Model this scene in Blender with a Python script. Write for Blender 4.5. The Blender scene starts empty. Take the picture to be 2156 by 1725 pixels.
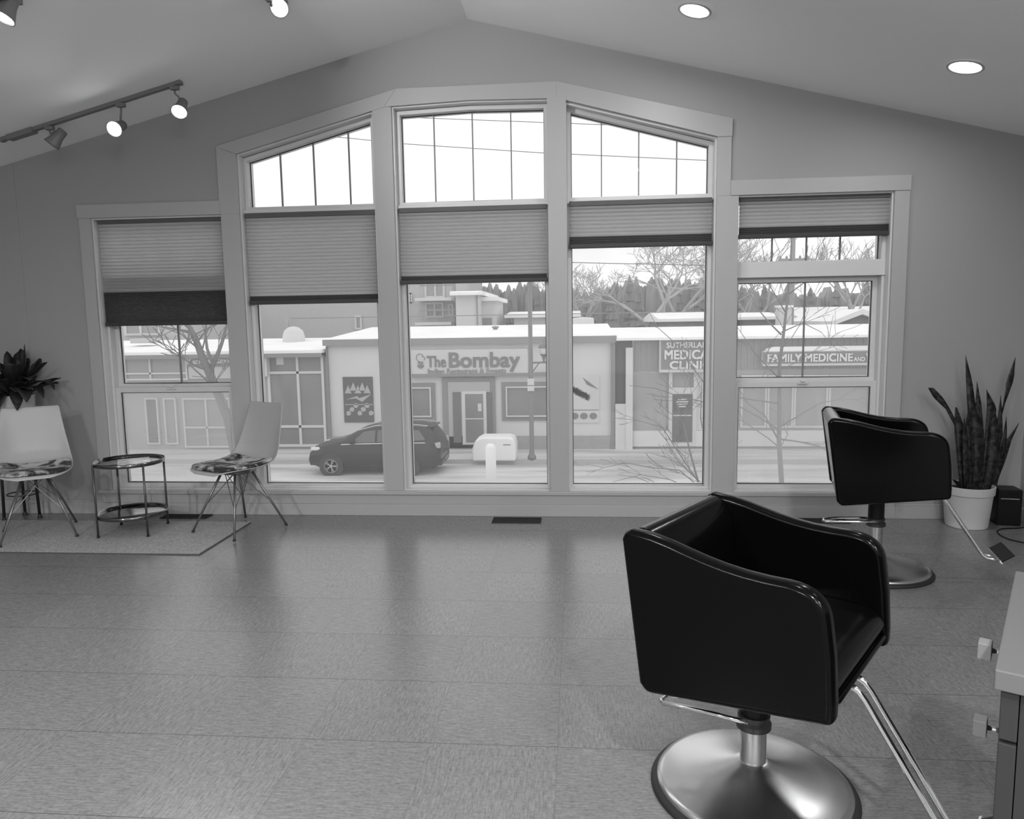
import bpy, bmesh, math, random
from mathutils import Vector, Matrix
C = bpy.context.scene.collection
SC = bpy.context.scene
random.seed(7)
# ------------------------------------------------------------------ camera model (2156 x 1725)
F = 1569.6; CX = 1078; CY = 862.5; YAW, PIT, ROL = -.08694109, -.1177622, -.01614496
CAM = (0.0, -5.627, 1.5)
def cr(a, b): return (a[1]*b[2]-a[2]*b[1], a[2]*b[0]-a[0]*b[2], a[0]*b[1]-a[1]*b[0])
F_ = (math.sin(YAW)*math.cos(PIT), math.cos(YAW)*math.cos(PIT), math.sin(PIT))
_r = (math.cos(YAW), -math.sin(YAW), 0); _u = cr(_r, F_)
R_ = tuple(_r[i]*math.cos(ROL)+_u[i]*math.sin(ROL) for i in range(3)); U_ = cr(R_, F_)
def ray(x, y):
    a = (x-CX)/F; b = -(y-CY)/F
    return tuple(a*R_[i]+b*U_[i]+F_[i] for i in range(3))
def along(d, t): return tuple(CAM[i]+t*d[i] for i in range(3))
def PY(x, y, Y=0):
    d = ray(x, y); return along(d, (Y-CAM[1])/d[1])
def PZ(x, y, Z=0):
    d = ray(x, y); return along(d, (Z-CAM[2])/d[2])
def PV(px, py, c, th, off=0):       # plane through c along direction th, moved left by off
    n = (-math.sin(th), math.cos(th)); d = ray(px, py)
    t = ((c[0]-CAM[0])*n[0]+(c[1]-CAM[1])*n[1]+off)/(d[0]*n[0]+d[1]*n[1])
    return along(d, t)
RX, RZ, RS = -.768, 3.672, .2475     # ceiling ridge
def ceil_z(x): return RZ-RS*abs(x-RX)
# ------------------------------------------------------------------ materials
def lin(s):
    s = s/255.0
    return s/12.92 if s <= .04045 else ((s+.055)/1.055)**2.4
def mat(name, v, rough=.6, metal=0, bump=0, bscale=200, var=0, vscale=5, spec=.5, coat=0):
    m = bpy.data.materials.new(name); m.use_nodes = True
    nt = m.node_tree; b = nt.nodes['Principled BSDF']
    b.inputs['Base Color'].default_value = (v, v, v, 1)
    b.inputs['Roughness'].default_value = rough; b.inputs['Metallic'].default_value = metal
    b.inputs['Specular IOR Level'].default_value = spec
    if coat: b.inputs['Coat Weight'].default_value = coat; b.inputs['Coat Roughness'].default_value = .15
    if bump or var:
        tc = nt.nodes.new('ShaderNodeTexCoord')
    if var:
        n = nt.nodes.new('ShaderNodeTexNoise'); n.inputs['Scale'].default_value = vscale; n.inputs['Detail'].default_value = 5
        r = nt.nodes.new('ShaderNodeMapRange'); r.inputs[1].default_value = .3; r.inputs[2].default_value = .7
        r.inputs[3].default_value = v*(1-var); r.inputs[4].default_value = v*(1+var)
        nt.links.new(tc.outputs['Object'], n.inputs['Vector']); nt.links.new(n.outputs['Fac'], r.inputs[0]); nt.links.new(r.outputs[0], b.inputs['Base Color'])
    if bump:
        n = nt.nodes.new('ShaderNodeTexNoise'); n.inputs['Scale'].default_value = bscale; n.inputs['Detail'].default_value = 4
        bp = nt.nodes.new('ShaderNodeBump'); bp.inputs['Strength'].default_value = bump; bp.inputs['Distance'].default_value = .01
        nt.links.new(tc.outputs['Object'], n.inputs['Vector']); nt.links.new(n.outputs['Fac'], bp.inputs['Height']); nt.links.new(bp.outputs[0], b.inputs['Normal'])
    return m
def nodes(m):
    nt = m.node_tree; return nt, nt.nodes['Principled BSDF']
VEIL, TRN = .12, .83
def ext(name, s, rough=.8, k=1.10, **kw):   # outdoor colour from the grey seen through the glass
    v = max(.012, min(.9, ((lin(s)-VEIL)/TRN)/k)); return mat(name, v, rough, **kw)
def emis(name, v, st):
    m = bpy.data.materials.new(name); m.use_nodes = True; nt = m.node_tree; nt.nodes.clear()
    e = nt.nodes.new('ShaderNodeEmission'); e.inputs[0].default_value = (v, v, v, 1); e.inputs[1].default_value = st
    o = nt.nodes.new('ShaderNodeOutputMaterial'); nt.links.new(e.outputs[0], o.inputs[0]); return m
def glass_mat(name, veil, tint=.97, refl=True):
    m = bpy.data.materials.new(name); m.use_nodes = True; nt = m.node_tree; nt.nodes.clear()
    N = nt.nodes.new; L = nt.links.new
    t = N('ShaderNodeBsdfTransparent'); t.inputs[0].default_value = (tint, tint, tint, 1)
    tr = N('ShaderNodeBsdfTranslucent'); tr.inputs[0].default_value = (1, 1, 1, 1)
    m1 = N('ShaderNodeMixShader'); m1.inputs[0].default_value = veil; L(t.outputs[0], m1.inputs[1]); L(tr.outputs[0], m1.inputs[2])
    g = N('ShaderNodeBsdfGlossy'); g.inputs['Roughness'].default_value = .02
    fr = N('ShaderNodeFresnel'); fr.inputs[0].default_value = 1.4
    m2 = N('ShaderNodeMixShader'); L(fr.outputs[0], m2.inputs[0]); L(m1.outputs[0], m2.inputs[1]); L(g.outputs[0], m2.inputs[2])
    o = N('ShaderNodeOutputMaterial'); L(m2.outputs[0] if refl else m1.outputs[0], o.inputs[0]); return m
GL = glass_mat('window_glass', .062)
SCREEN = glass_mat('insect_mesh', .13, .9, False)
M_wall = mat('wall_paint', .32, .75, bump=.05, bscale=300)
M_ceil = mat('ceiling_paint', .88, .8, bump=.04, bscale=250)
M_trim = mat('trim_paint', .385, .45)
M_vinyl = mat('vinyl_frame', .60, .35)
M_gask = mat('black_gasket', .03, .6)
M_munt = mat('muntin_metal', .2, .5)
M_leather = mat('black_leather', .002, .17, bump=.015, bscale=500, spec=.16)
M_black = mat('black_plastic', .006, .4, spec=.2)
M_blackmetal = mat('black_metal', .02, .35, spec=.6)
M_chrome = mat('chrome', .75, .12, 1)
M_brush = mat('brushed_steel', .62, .27, 1)
M_legmet = mat('grey_leg_metal', .22, .35, .7)
M_rubber = mat('rubber', .015, .6)
M_white = mat('white_plastic', .42, .4)
M_lightmet = mat('silver_fixture', .20, .5, .2)
M_magpaper = mat('magazine_paper', .7, .25, var=.35, vscale=18)
M_pot = mat('white_ceramic', .55, .55, bump=.05, bscale=60)
M_soil = mat('soil', .02, .95)
M_leafdark = mat('dark_leaf', .010, .6, var=.5, vscale=14)
M_cab = mat('cabinet_side', .035, .6, spec=.3)
M_knob = mat('knob_plastic', .30, .4)
M_cabtop = mat('cabinet_top', .14, .45)
M_dark = mat('dark_gap', .02, .8)
M_em = emis('lamp_glow', 1, 28)
def blind_mat(name, a, tr):
    m = bpy.data.materials.new(name); m.use_nodes = True; nt = m.node_tree; nt.nodes.clear(); N = nt.nodes.new; L = nt.links.new
    d = N('ShaderNodeBsdfDiffuse'); t = N('ShaderNodeBsdfTranslucent'); x = N('ShaderNodeMixShader')
    n = N('ShaderNodeTexNoise'); n.inputs['Scale'].default_value = 3; tc = N('ShaderNodeTexCoord'); mp = N('ShaderNodeMapping'); mp.inputs['Scale'].default_value = (3, 1, 60)
    L(tc.outputs['Object'], mp.inputs[0]); L(mp.outputs[0], n.inputs['Vector'])
    r = N('ShaderNodeMapRange'); r.inputs[3].default_value = tr*.97; r.inputs[4].default_value = tr*1.03; L(n.outputs['Fac'], r.inputs[0])
    L(r.outputs[0], t.inputs[0]); d.inputs[0].default_value = (a, a, a, 1); x.inputs[0].default_value = .56
    L(d.outputs[0], x.inputs[1]); L(t.outputs[0], x.inputs[2]); o = N('ShaderNodeOutputMaterial'); L(x.outputs[0], o.inputs[0]); return m
M_shade = blind_mat('shade_fabric', .34, .82)
M_shade_stack = blind_mat('shade_fabric_stacked', .14, .16)
M_shade_rail = mat('shade_rail', .035, .5)
M_headrail = mat('head_rail', .09, .6)
M_tablemet = mat('table_leg_metal', .10, .35, .6)
# floor: square tiles, the grain turning from tile to tile
def floor_mat():
    m = mat('floor_tiles', .4, .42); nt, b = nodes(m); N = nt.nodes.new; L = nt.links.new
    T = .4572
    tc = N('ShaderNodeTexCoord'); mp = N('ShaderNodeMapping'); mp.vector_type = 'POINT'
    mp.inputs['Location'].default_value = (.531/T+40, 2.2295/T+40, 0); mp.inputs['Scale'].default_value = (1/T, 1/T, 1)
    L(tc.outputs['Object'], mp.inputs[0])
    ck = N('ShaderNodeTexChecker'); ck.inputs['Scale'].default_value = 1; ck.inputs[1].default_value = (1, 1, 1, 1); ck.inputs[2].default_value = (0, 0, 0, 1)
    # add tiny z offset so that the checker is stable on the z=0 plane
    ad = N('ShaderNodeVectorMath'); ad.operation = 'ADD'; ad.inputs[1].default_value = (0, 0, .5); L(mp.outputs[0], ad.inputs[0]); L(ad.outputs[0], ck.inputs[0])
    def grain(sx, sy):
        q = N('ShaderNodeMapping'); q.inputs['Scale'].default_value = (sx, sy, 1); L(tc.outputs['Object'], q.inputs[0])
        n = N('ShaderNodeTexNoise'); n.inputs['Scale'].default_value = 1; n.inputs['Detail'].default_value = 5; n.inputs['Roughness'].default_value = .65; L(q.outputs[0], n.inputs['Vector']); return n
    g1 = grain(18, 150); g2 = grain(150, 18)
    mx = N('ShaderNodeMix'); mx.data_type = 'FLOAT'; L(ck.outputs['Fac'], mx.inputs[0]); L(g1.outputs['Fac'], mx.inputs[2]); L(g2.outputs['Fac'], mx.inputs[3])
    g3 = grain(70, 85); mx0 = mx; mx = N('ShaderNodeMix'); mx.data_type = 'FLOAT'; mx.inputs[0].default_value = .4; L(mx0.outputs[0], mx.inputs[2]); L(g3.outputs['Fac'], mx.inputs[3])
    # seams
    def seam(axis):
        sp = N('ShaderNodeSeparateXYZ'); L(mp.outputs[0], sp.inputs[0])
        fr = N('ShaderNodeMath'); fr.operation = 'FRACT'; L(sp.outputs[axis], fr.inputs[0])
        s = N('ShaderNodeMath'); s.operation = 'SUBTRACT'; s.inputs[1].default_value = .5; L(fr.outputs[0], s.inputs[0])
        a = N('ShaderNodeMath'); a.operation = 'ABSOLUTE'; L(s.outputs[0], a.inputs[0])
        g = N('ShaderNodeMath'); g.operation = 'GREATER_THAN'; g.inputs[1].default_value = .4958; L(a.outputs[0], g.inputs[0]); return g
    sx, sy = seam(0), seam(1)
    half = N('ShaderNodeMath'); half.operation = 'MULTIPLY'; half.inputs[1].default_value = .35; L(sx.outputs[0], half.inputs[0])
    mxs = N('ShaderNodeMath'); mxs.operation = 'MAXIMUM'; L(half.outputs[0], mxs.inputs[0]); L(sy.outputs[0], mxs.inputs[1])
    cl = N('ShaderNodeMapRange'); cl.inputs[1].default_value = .36; cl.inputs[2].default_value = .64; cl.inputs[3].default_value = .115; cl.inputs[4].default_value = .245; L(mx.outputs[0], cl.inputs[0])
    # slow tone change between tiles
    fl = N('ShaderNodeVectorMath'); fl.operation = 'FLOOR'; L(mp.outputs[0], fl.inputs[0])
    wn = N('ShaderNodeTexWhiteNoise'); wn.noise_dimensions = '2D'; L(fl.outputs[0], wn.inputs['Vector'])
    tw = N('ShaderNodeMapRange'); tw.inputs[3].default_value = .96; tw.inputs[4].default_value = 1.04; L(wn.outputs['Value'], tw.inputs[0])
    mu = N('ShaderNodeMath'); mu.operation = 'MULTIPLY'; L(cl.outputs[0], mu.inputs[0]); L(tw.outputs[0], mu.inputs[1])
    dk = N('ShaderNodeMapRange'); dk.inputs[3].default_value = 1; dk.inputs[4].default_value = .5; L(mxs.outputs[0], dk.inputs[0])
    m2 = N('ShaderNodeMath'); m2.operation = 'MULTIPLY'; L(mu.outputs[0], m2.inputs[0]); L(dk.outputs[0], m2.inputs[1])
    L(m2.outputs[0], b.inputs['Base Color'])
    bp = N('ShaderNodeBump'); bp.inputs['Strength'].default_value = .05; bp.inputs['Distance'].default_value = .002; L(mx.outputs[0], bp.inputs['Height']); L(bp.outputs[0], b.inputs['Normal'])
    b.inputs['Roughness'].default_value = .25; b.inputs['Specular IOR Level'].default_value = .65
    return m
M_floor = floor_mat()
def wave_pattern(name, lo, hi, scale, contrast=(.4, .6), dist=3, rough=.7):
    m = mat(name, .3, rough); nt, b = nodes(m); N = nt.nodes.new; L = nt.links.new
    tc = N('ShaderNodeTexCoord'); n = N('ShaderNodeTexNoise'); n.inputs['Scale'].default_value = scale; n.inputs['Detail'].default_value = 3; n.inputs['Distortion'].default_value = dist
    L(tc.outputs['Object'], n.inputs['Vector']); r = N('ShaderNodeMapRange'); r.inputs[1].default_value = contrast[0]; r.inputs[2].default_value = contrast[1]; r.inputs[3].default_value = lo; r.inputs[4].default_value = hi
    L(n.outputs['Fac'], r.inputs[0]); L(r.outputs[0], b.inputs['Base Color']); return m
M_cush = wave_pattern('floral_cushion', .02, .50, 9, (.42, .58), 1.3)
M_rug = wave_pattern('rug_weave', .22, .46, 140, (.35, .65), .3, .95)
M_rugedge = mat('rug_edge', .08, .9)
M_snake = wave_pattern('snake_leaf', .008, .05, 30, (.42, .62), .5, .5)
# outdoors
M_snow = ext('roof_snow', 247, .9, var=.05, vscale=.6)
M_street = mat('street_snow', .7, .9); 
def street():
    nt, b = nodes(M_street); N = nt.nodes.new; L = nt.links.new
    tc = N('ShaderNodeTexCoord'); mp = N('ShaderNodeMapping'); mp.inputs['Scale'].default_value = (.12, .75, 1); L(tc.outputs['Object'], mp.inputs[0])
    n = N('ShaderNodeTexNoise'); n.inputs['Scale'].default_value = 1.4; n.inputs['Detail'].default_value = 6; L(mp.outputs[0], n.inputs['Vector'])
    r = N('ShaderNodeMapRange'); r.inputs[1].default_value = .36; r.inputs[2].default_value = .55; r.inputs[3].default_value = .38; r.inputs[4].default_value = .60; L(n.outputs['Fac'], r.inputs[0]); L(r.outputs[0], b.inputs['Base Color'])
street()
E_white = ext('render_white', 219, var=.02, vscale=1)
E_pale = ext('pale_panel', 214)
E_fascia = ext('fascia_grey', 166)
E_mid = ext('trim_grey', 160)
E_plinth = ext('plinth_grey', 176, var=.05)
E_wallgrey = ext('clinic_wall', 182, var=.03, vscale=2)
E_glassdark = ext('shop_glass', 152, .15, var=.12, vscale=.7)
E_glassmid = ext('shop_glass_pale', 172, .15, var=.08, vscale=.6)
E_dark = ext('dark_panel', 138)
E_frame = ext('white_window_frame', 216)
E_signdark = ext('sign_board', 158)
E_text = ext('sign_text', 150)
E_textlight = ext('sign_text_white', 226)
E_textfaint = ext('sign_text_pale', 166)
E_apt = ext('apartment_wall', 196, var=.04)
E_apt2 = ext('apartment_wall_pale', 220)
E_ever_hazed = ext('evergreen', 168, .95)  # distance haze is lightened into the foliage colour
E_bark = ext('bark', 146, .95)
E_farbark = ext('hazed_bark', 172, .95)  # bark paled, the haze of distance is in its colour
E_pole = ext('pole_metal', 146, .5)
E_car = ext('car_paint', 96, .25)
E_carglass = ext('car_glass', 130, .1)
E_tire = ext('tire', 110)
E_rim = ext('alloy_rim', 185, .3)
E_post = ext('white_post', 238)
E_poster = ext('poster_dark', 128)
E_food = ext('poster_food', 190)
E_curb = ext('kerb', 190)
E_chrome = ext('car_bright', 225, .2)
# ------------------------------------------------------------------ mesh builder
class MB:
    def __init__(s): s.v = []; s.f = []
    def add(s, vs, fs):
        o = len(s.v); s.v += [tuple(v) for v in vs]; s.f += [tuple(o+i for i in f) for f in fs]; return s
    def box(s, x0, x1, y0, y1, z0, z1, M=None):
        v = [(x, y, z) for z in (z0, z1) for y in (y0, y1) for x in (x0, x1)]
        if M: v = [tuple(M @ Vector(p)) for p in v]
        return s.add(v, [(0, 2, 3, 1), (4, 5, 7, 6), (0, 1, 5, 4), (2, 6, 7, 3), (0, 4, 6, 2), (1, 3, 7, 5)])
    def prism(s, poly, a0, a1, axis='y', M=None):   # poly in the plane across the axis
        n = len(poly)
        def P(p, a):
            q = (p[0], a, p[1]) if axis == 'y' else ((a, p[0], p[1]) if axis == 'x' else (p[0], p[1], a))
            return tuple(M @ Vector(q)) if M else q
        v = [P(p, a0) for p in poly]+[P(p, a1) for p in poly]
        f = [tuple(range(n)), tuple(range(2*n-1, n-1, -1))]+[(i, i+n, (i+1) % n+n, (i+1) % n) for i in range(n)]
        return s.add(v, f)
    def tube(s, pts, r, n=8, cap=True):
        pts = [Vector(p) for p in pts]; k = len(pts); rr = r if isinstance(r, (list, tuple)) else [r]*k
        vs = []; up = None
        for i, p in enumerate(pts):
            d = (pts[min(i+1, k-1)]-pts[max(i-1, 0)]).normalized()
            if up is None: up = Vector((0, 0, 1)) if abs(d.z) < .9 else Vector((1, 0, 0))
            a = d.cross(up)
            if a.length < 1e-4: a = d.orthogonal()
            a.normalize(); b = a.cross(d).normalized(); up = b
            for j in range(n):
                t = 2*math.pi*j/n; vs.append(p+a*math.cos(t)*rr[i]+b*math.sin(t)*rr[i])
        fs = [(i*n+j, i*n+(j+1) % n, (i+1)*n+(j+1) % n, (i+1)*n+j) for i in range(k-1) for j in range(n)]
        if cap: fs += [tuple(range(n-1, -1, -1)), tuple(range((k-1)*n, k*n))]
        return s.add(vs, fs)
    def lathe(s, prof, c=(0, 0, 0), n=40, M=None, cap=True):
        vs = []; k = len(prof)
        for r, z in prof:
            for j in range(n):
                t = 2*math.pi*j/n; p = Vector((c[0]+r*math.cos(t), c[1]+r*math.sin(t), c[2]+z)); vs.append(M @ p if M else p)
        fs = [(i*n+j, i*n+(j+1) % n, (i+1)*n+(j+1) % n, (i+1)*n+j) for i in range(k-1) for j in range(n)]
        if cap and prof[0][0] > 1e-4: fs.append(tuple(range(n-1, -1, -1)))
        if cap and prof[-1][0] > 1e-4: fs.append(tuple(range((k-1)*n, k*n)))
        return s.add(vs, fs)
    def grid(s, P, nu, nv, th=0):
        vs = [P(i/(nu-1), j/(nv-1)) for i in range(nu) for j in range(nv)]
        return s.add(vs, [(i*nv+j, (i+1)*nv+j, (i+1)*nv+j+1, i*nv+j+1) for i in range(nu-1) for j in range(nv-1)])
    def build(s, name, m, parent=None, smooth=False, bevel=0, solid=0, sub=0, seg=2, kind=None):
        me = bpy.data.meshes.new(name); me.from_pydata(s.v, [], s.f); 
        bm = bmesh.new(); bm.from_mesh(me); bmesh.ops.remove_doubles(bm, verts=bm.verts, dist=1e-5); bmesh.ops.recalc_face_normals(bm, faces=bm.faces); bm.to_mesh(me); bm.free()
        if smooth:
            for p in me.polygons: p.use_smooth = True
        me.materials.append(m); o = bpy.data.objects.new(name, me); C.objects.link(o)
        if solid: q = o.modifiers.new('solid', 'SOLIDIFY'); q.thickness = solid; q.offset = 0
        if sub: q = o.modifiers.new('sub', 'SUBSURF'); q.levels = sub; q.render_levels = sub
        if bevel:
            q = o.modifiers.new('bevel', 'BEVEL'); q.width = bevel; q.segments = seg; q.limit_method = 'ANGLE'; q.angle_limit = math.radians(40)
            if smooth or seg > 2:
                for p in me.polygons: p.use_smooth = True
                w = o.modifiers.new('wn', 'WEIGHTED_NORMAL'); w.keep_sharp = False
        if parent: o.parent = parent
        if kind: o['kind'] = kind
        return o
def tag(o, label, cat, group=None, kind=None):
    o['label'] = label; o['category'] = cat
    if group: o['group'] = group
    if kind: o['kind'] = kind
    return o
def thing(name, label, cat, loc=(0, 0, 0), rz=0, group=None):
    o = bpy.data.objects.new(name, None); C.objects.link(o); o.location = loc; o.rotation_euler = (0, 0, rz); o.empty_display_size = .1
    return tag(o, label, cat, group)
def struct(name, mb, m, parent=None, **k):
    o = mb.build(name, m, parent, **k); o['kind'] = 'structure'; return o
def copy_tree(o, parent=None):
    c = o.copy(); C.objects.link(c)
    if parent: c.parent = parent
    for ch in list(o.children): copy_tree(ch, c)
    return c
def aim(d):
    return Vector(d).to_track_quat('Z', 'Y').to_matrix().to_4x4()
def text(body, x0, x1, z0, z1, y, m, parent, name='lettering', bold=0.0, depth=.03, label=None):
    cu = bpy.data.curves.new('t', 'FONT'); cu.body = body; cu.extrude = .5; cu.resolution_u = 4
    ob = bpy.data.objects.new('t', cu); C.objects.link(ob); bpy.context.view_layer.update()
    dg = bpy.context.evaluated_depsgraph_get(); src = bpy.data.meshes.new_from_object(ob.evaluated_get(dg)); bpy.data.objects.remove(ob)
    X = [v.co.x for v in src.vertices]; Y = [v.co.y for v in src.vertices]
    a, b, c, d = min(X), max(X), min(Y), max(Y); mb = MB(); fs = [tuple(p.vertices) for p in src.polygons]
    steps = ((-1, -1), (-1, 1), (1, -1), (1, 1), (0, 0)) if bold else ((0, 0),)   # thicken the strokes
    for k, (ex, ez) in enumerate(steps):
        mb.add([((v.co.x-a)/(b-a)*(x1-x0-2*bold)+x0+bold+ex*bold, y-depth*(v.co.z+.5)-k*.0004, (v.co.y-c)/(d-c)*(z1-z0-2*bold)+z0+bold+ez*bold) for v in src.vertices], fs)
    o = mb.build(name, m, parent)
    if label: o['label'] = label
    return o
# ================================================================== ROOM
XL, XR, YB = -6.4, 3.22, -10.2
WT = .2
fl = MB().box(XL-.2, XR+.2, YB-.2, WT, -.25, 0); struct('floor', fl, M_floor)
ce = MB().prism([(XL-.2, ceil_z(XL-.2)), (RX, RZ), (XR+.2, ceil_z(XR+.2)), (XR+.2, ceil_z(XR+.2)+.12), (RX, RZ+.12), (XL-.2, ceil_z(XL-.2)+.12)], YB-.2, WT)
struct('ceiling', ce, M_ceil)
struct('wall_left', MB().prism([(YB-.2, 0), (WT, 0), (WT, ceil_z(XL)+.02), (YB-.2, ceil_z(XL)+.02)], XL-.2, XL, 'x'), M_wall)
struct('wall_right', MB().prism([(YB-.2, 0), (WT, 0), (WT, ceil_z(XR)+.02), (YB-.2, ceil_z(XR)+.02)], XR, XR+.2, 'x'), M_wall)
struct('wall_behind', MB().prism([(XL, 0), (XR, 0), (XR, ceil_z(XR)+.01), (RX, RZ+.01), (XL, ceil_z(XL)+.01)], YB-.2, YB), M_wall)
# window openings  (x0,x1,z0,[top points])
OP = [(-3.745, -2.69, [(-3.745, 2.345), (-2.69, 2.345)]),
      (-2.547, -1.487, [(-2.547, 2.785), (-1.487, 3.058)]),
      (-1.345, -.186, [(-1.345, 3.085), (-.77, 3.105), (-.186, 3.095)]),
      (-.072, 1.012, [(-.072, 3.068), (1.012, 2.782)]),
      (1.14, 2.245, [(1.14, 2.372), (2.245, 2.372)])]
ZS = .195
wb = MB()
wb.box(XL, XR, 0, WT, 0, ZS-.02)
edges = [XL]+[e for o in OP for e in o[:2]]+[XR]
def cz(x): return ceil_z(x)+.015
def colpoly(x0, x1, zb0, zb1):
    if x0 < RX < x1: return [(x0, zb0), (x1, zb1), (x1, cz(x1)), (RX, cz(RX)), (x0, cz(x0))]
    return [(x0, zb0), (x1, zb1), (x1, cz(x1)), (x0, cz(x0))]
for i in range(0, len(edges), 2):
    wb.prism(colpoly(edges[i], edges[i+1], ZS-.02, ZS-.02), 0, WT)
for x0, x1, top in OP:
    for (a, za), (b, zb) in zip(top[:-1], top[1:]): wb.prism(colpoly(a, b, za, zb), 0, WT)
struct('wall_back', wb, M_wall)
struct('wall_corner', MB().prism([(XL, 0), (-4.35, 0), (-4.35, cz(-4.35)-.02), (XL, cz(XL)-.02)], -.004, 0), M_wall)
# baseboards
def bb(name, x0, x1): struct(name, MB().box(x0, x1, -.016, 0, 0, .095).box(x0, x1, -.011, 0, .095, .108), M_trim, bevel=.003)
bb('baseboard_left', -4.345, -3.83); bb('baseboard_right', 2.345, XR)
struct('baseboard_corner', MB().box(XL, -4.35, -.020, -.004, 0, .108), M_trim, bevel=.003)
struct('baseboard_side', MB().box(XR-.016, XR, YB, -.016, 0, .1), M_trim, bevel=.003)
# casings
ty = -.02
def cas(n, poly, y0=ty, y1=0): struct('trim_%d' % n, MB().prism(poly, y0, y1), M_trim, bevel=.002)
R4 = lambda x0, x1, z0, z1: [(x0, z0), (x1, z0), (x1, z1), (x0, z1)]
cas(1, R4(-3.84, -3.745, .2, 2.345)); cas(2, R4(-3.85, -2.695, 2.345, 2.447), -.026)
cas(3, R4(-2.69, -2.547, .2, 2.345)); cas(4, [(-2.70, 2.345), (-2.547, 2.345), (-2.547, 2.785), (-2.70, 2.845)])
cas(5, [(-2.547, 2.785), (-1.40, 3.078), (-1.30, 3.206), (-2.70, 2.845)], -.026)
cas(6, [(-1.40, 3.078), (-1.33, 3.083), (-.77, 3.103), (-.2, 3.092), (-.13, 3.092), (-.13, 3.208), (-1.30, 3.206)], -.026)
cas(7, [(-.13, 3.092), (1.02, 2.782), (1.115, 2.782), (1.117, 2.905), (-.13, 3.208)], -.026)
cas(8, R4(1.012, 1.112, 2.372, 2.785)); cas(9, R4(1.012, 1.170, .2, 2.372)); cas(10, R4(1.112, 2.352, 2.372, 2.477), -.026)
cas(11, R4(2.245, 2.348, .2, 2.372)); cas(12, R4(-1.487, -1.345, .2, 3.08), -.022)
cas(13, R4(-.2, -.062, .2, 3.10), -.03)
struct('trim_14', MB().box(-3.85, 2.36, -.035, .1, .17, .2), M_trim, bevel=.004)         # stool
struct('trim_15', MB().box(-3.83, 2.345, -.018, 0, 0, .092).box(-3.83, 2.345, -.014, 0, .092, .17), M_trim, bevel=.003)
# jamb liners, frames, panes
def frame_ring(mb, poly, w, y0, y1):
    # inset of a convex polygon
    n = len(poly); cxp = sum(p[0] for p in poly)/n; czp = sum(p[1] for p in poly)/n
    lines = []
    for i in range(n):
        a, b = Vector(poly[i]), Vector(poly[(i+1) % n]); d = (b-a).normalized(); nn = Vector((-d.y, d.x))
        if nn.dot(Vector((cxp, czp))-a) < 0: nn = -nn
        lines.append((a+nn*w, d))
    ins = []
    for i in range(n):
        p, d = lines[i-1]; q, e = lines[i]
        den = d.x*e.y-d.y*e.x
        if abs(den) < 1e-6: ins.append(q.copy()); continue
        t = ((q.x-p.x)*e.y-(q.y-p.y)*e.x)/den; ins.append(p+d*t)
    for i in range(n):
        j = (i+1) % n
        mb.prism([tuple(poly[i]), tuple(poly[j]), tuple(ins[j]), tuple(ins[i])], y0, y1)
    return [tuple(p) for p in ins]
GY = .14
def pane(par, poly, munt=(), y=GY, screen=False):
    MB().prism(poly, y-.003, y+.003).build('pane', GL, par)
    g = MB(); frame_ring(g, poly, .005, y-.012, y-.003); g.build('gasket', M_gask, par)
    if munt:
        mm = MB()
        for x in munt:
            zt = []
            for i in range(len(poly)):
                a, b = poly[i], poly[(i+1) % len(poly)]
                if (a[0]-x)*(b[0]-x) < 0: zt.append(a[1]+(b[1]-a[1])*(x-a[0])/(b[0]-a[0]))
            mm.box(x-.004, x+.004, y-.012, y+.012, min(zt), max(zt))
        mm.build('muntin', M_munt, par)
    if screen: MB().prism(poly, y+.03, y+.032).build('insect_screen', SCREEN, par)
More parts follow.
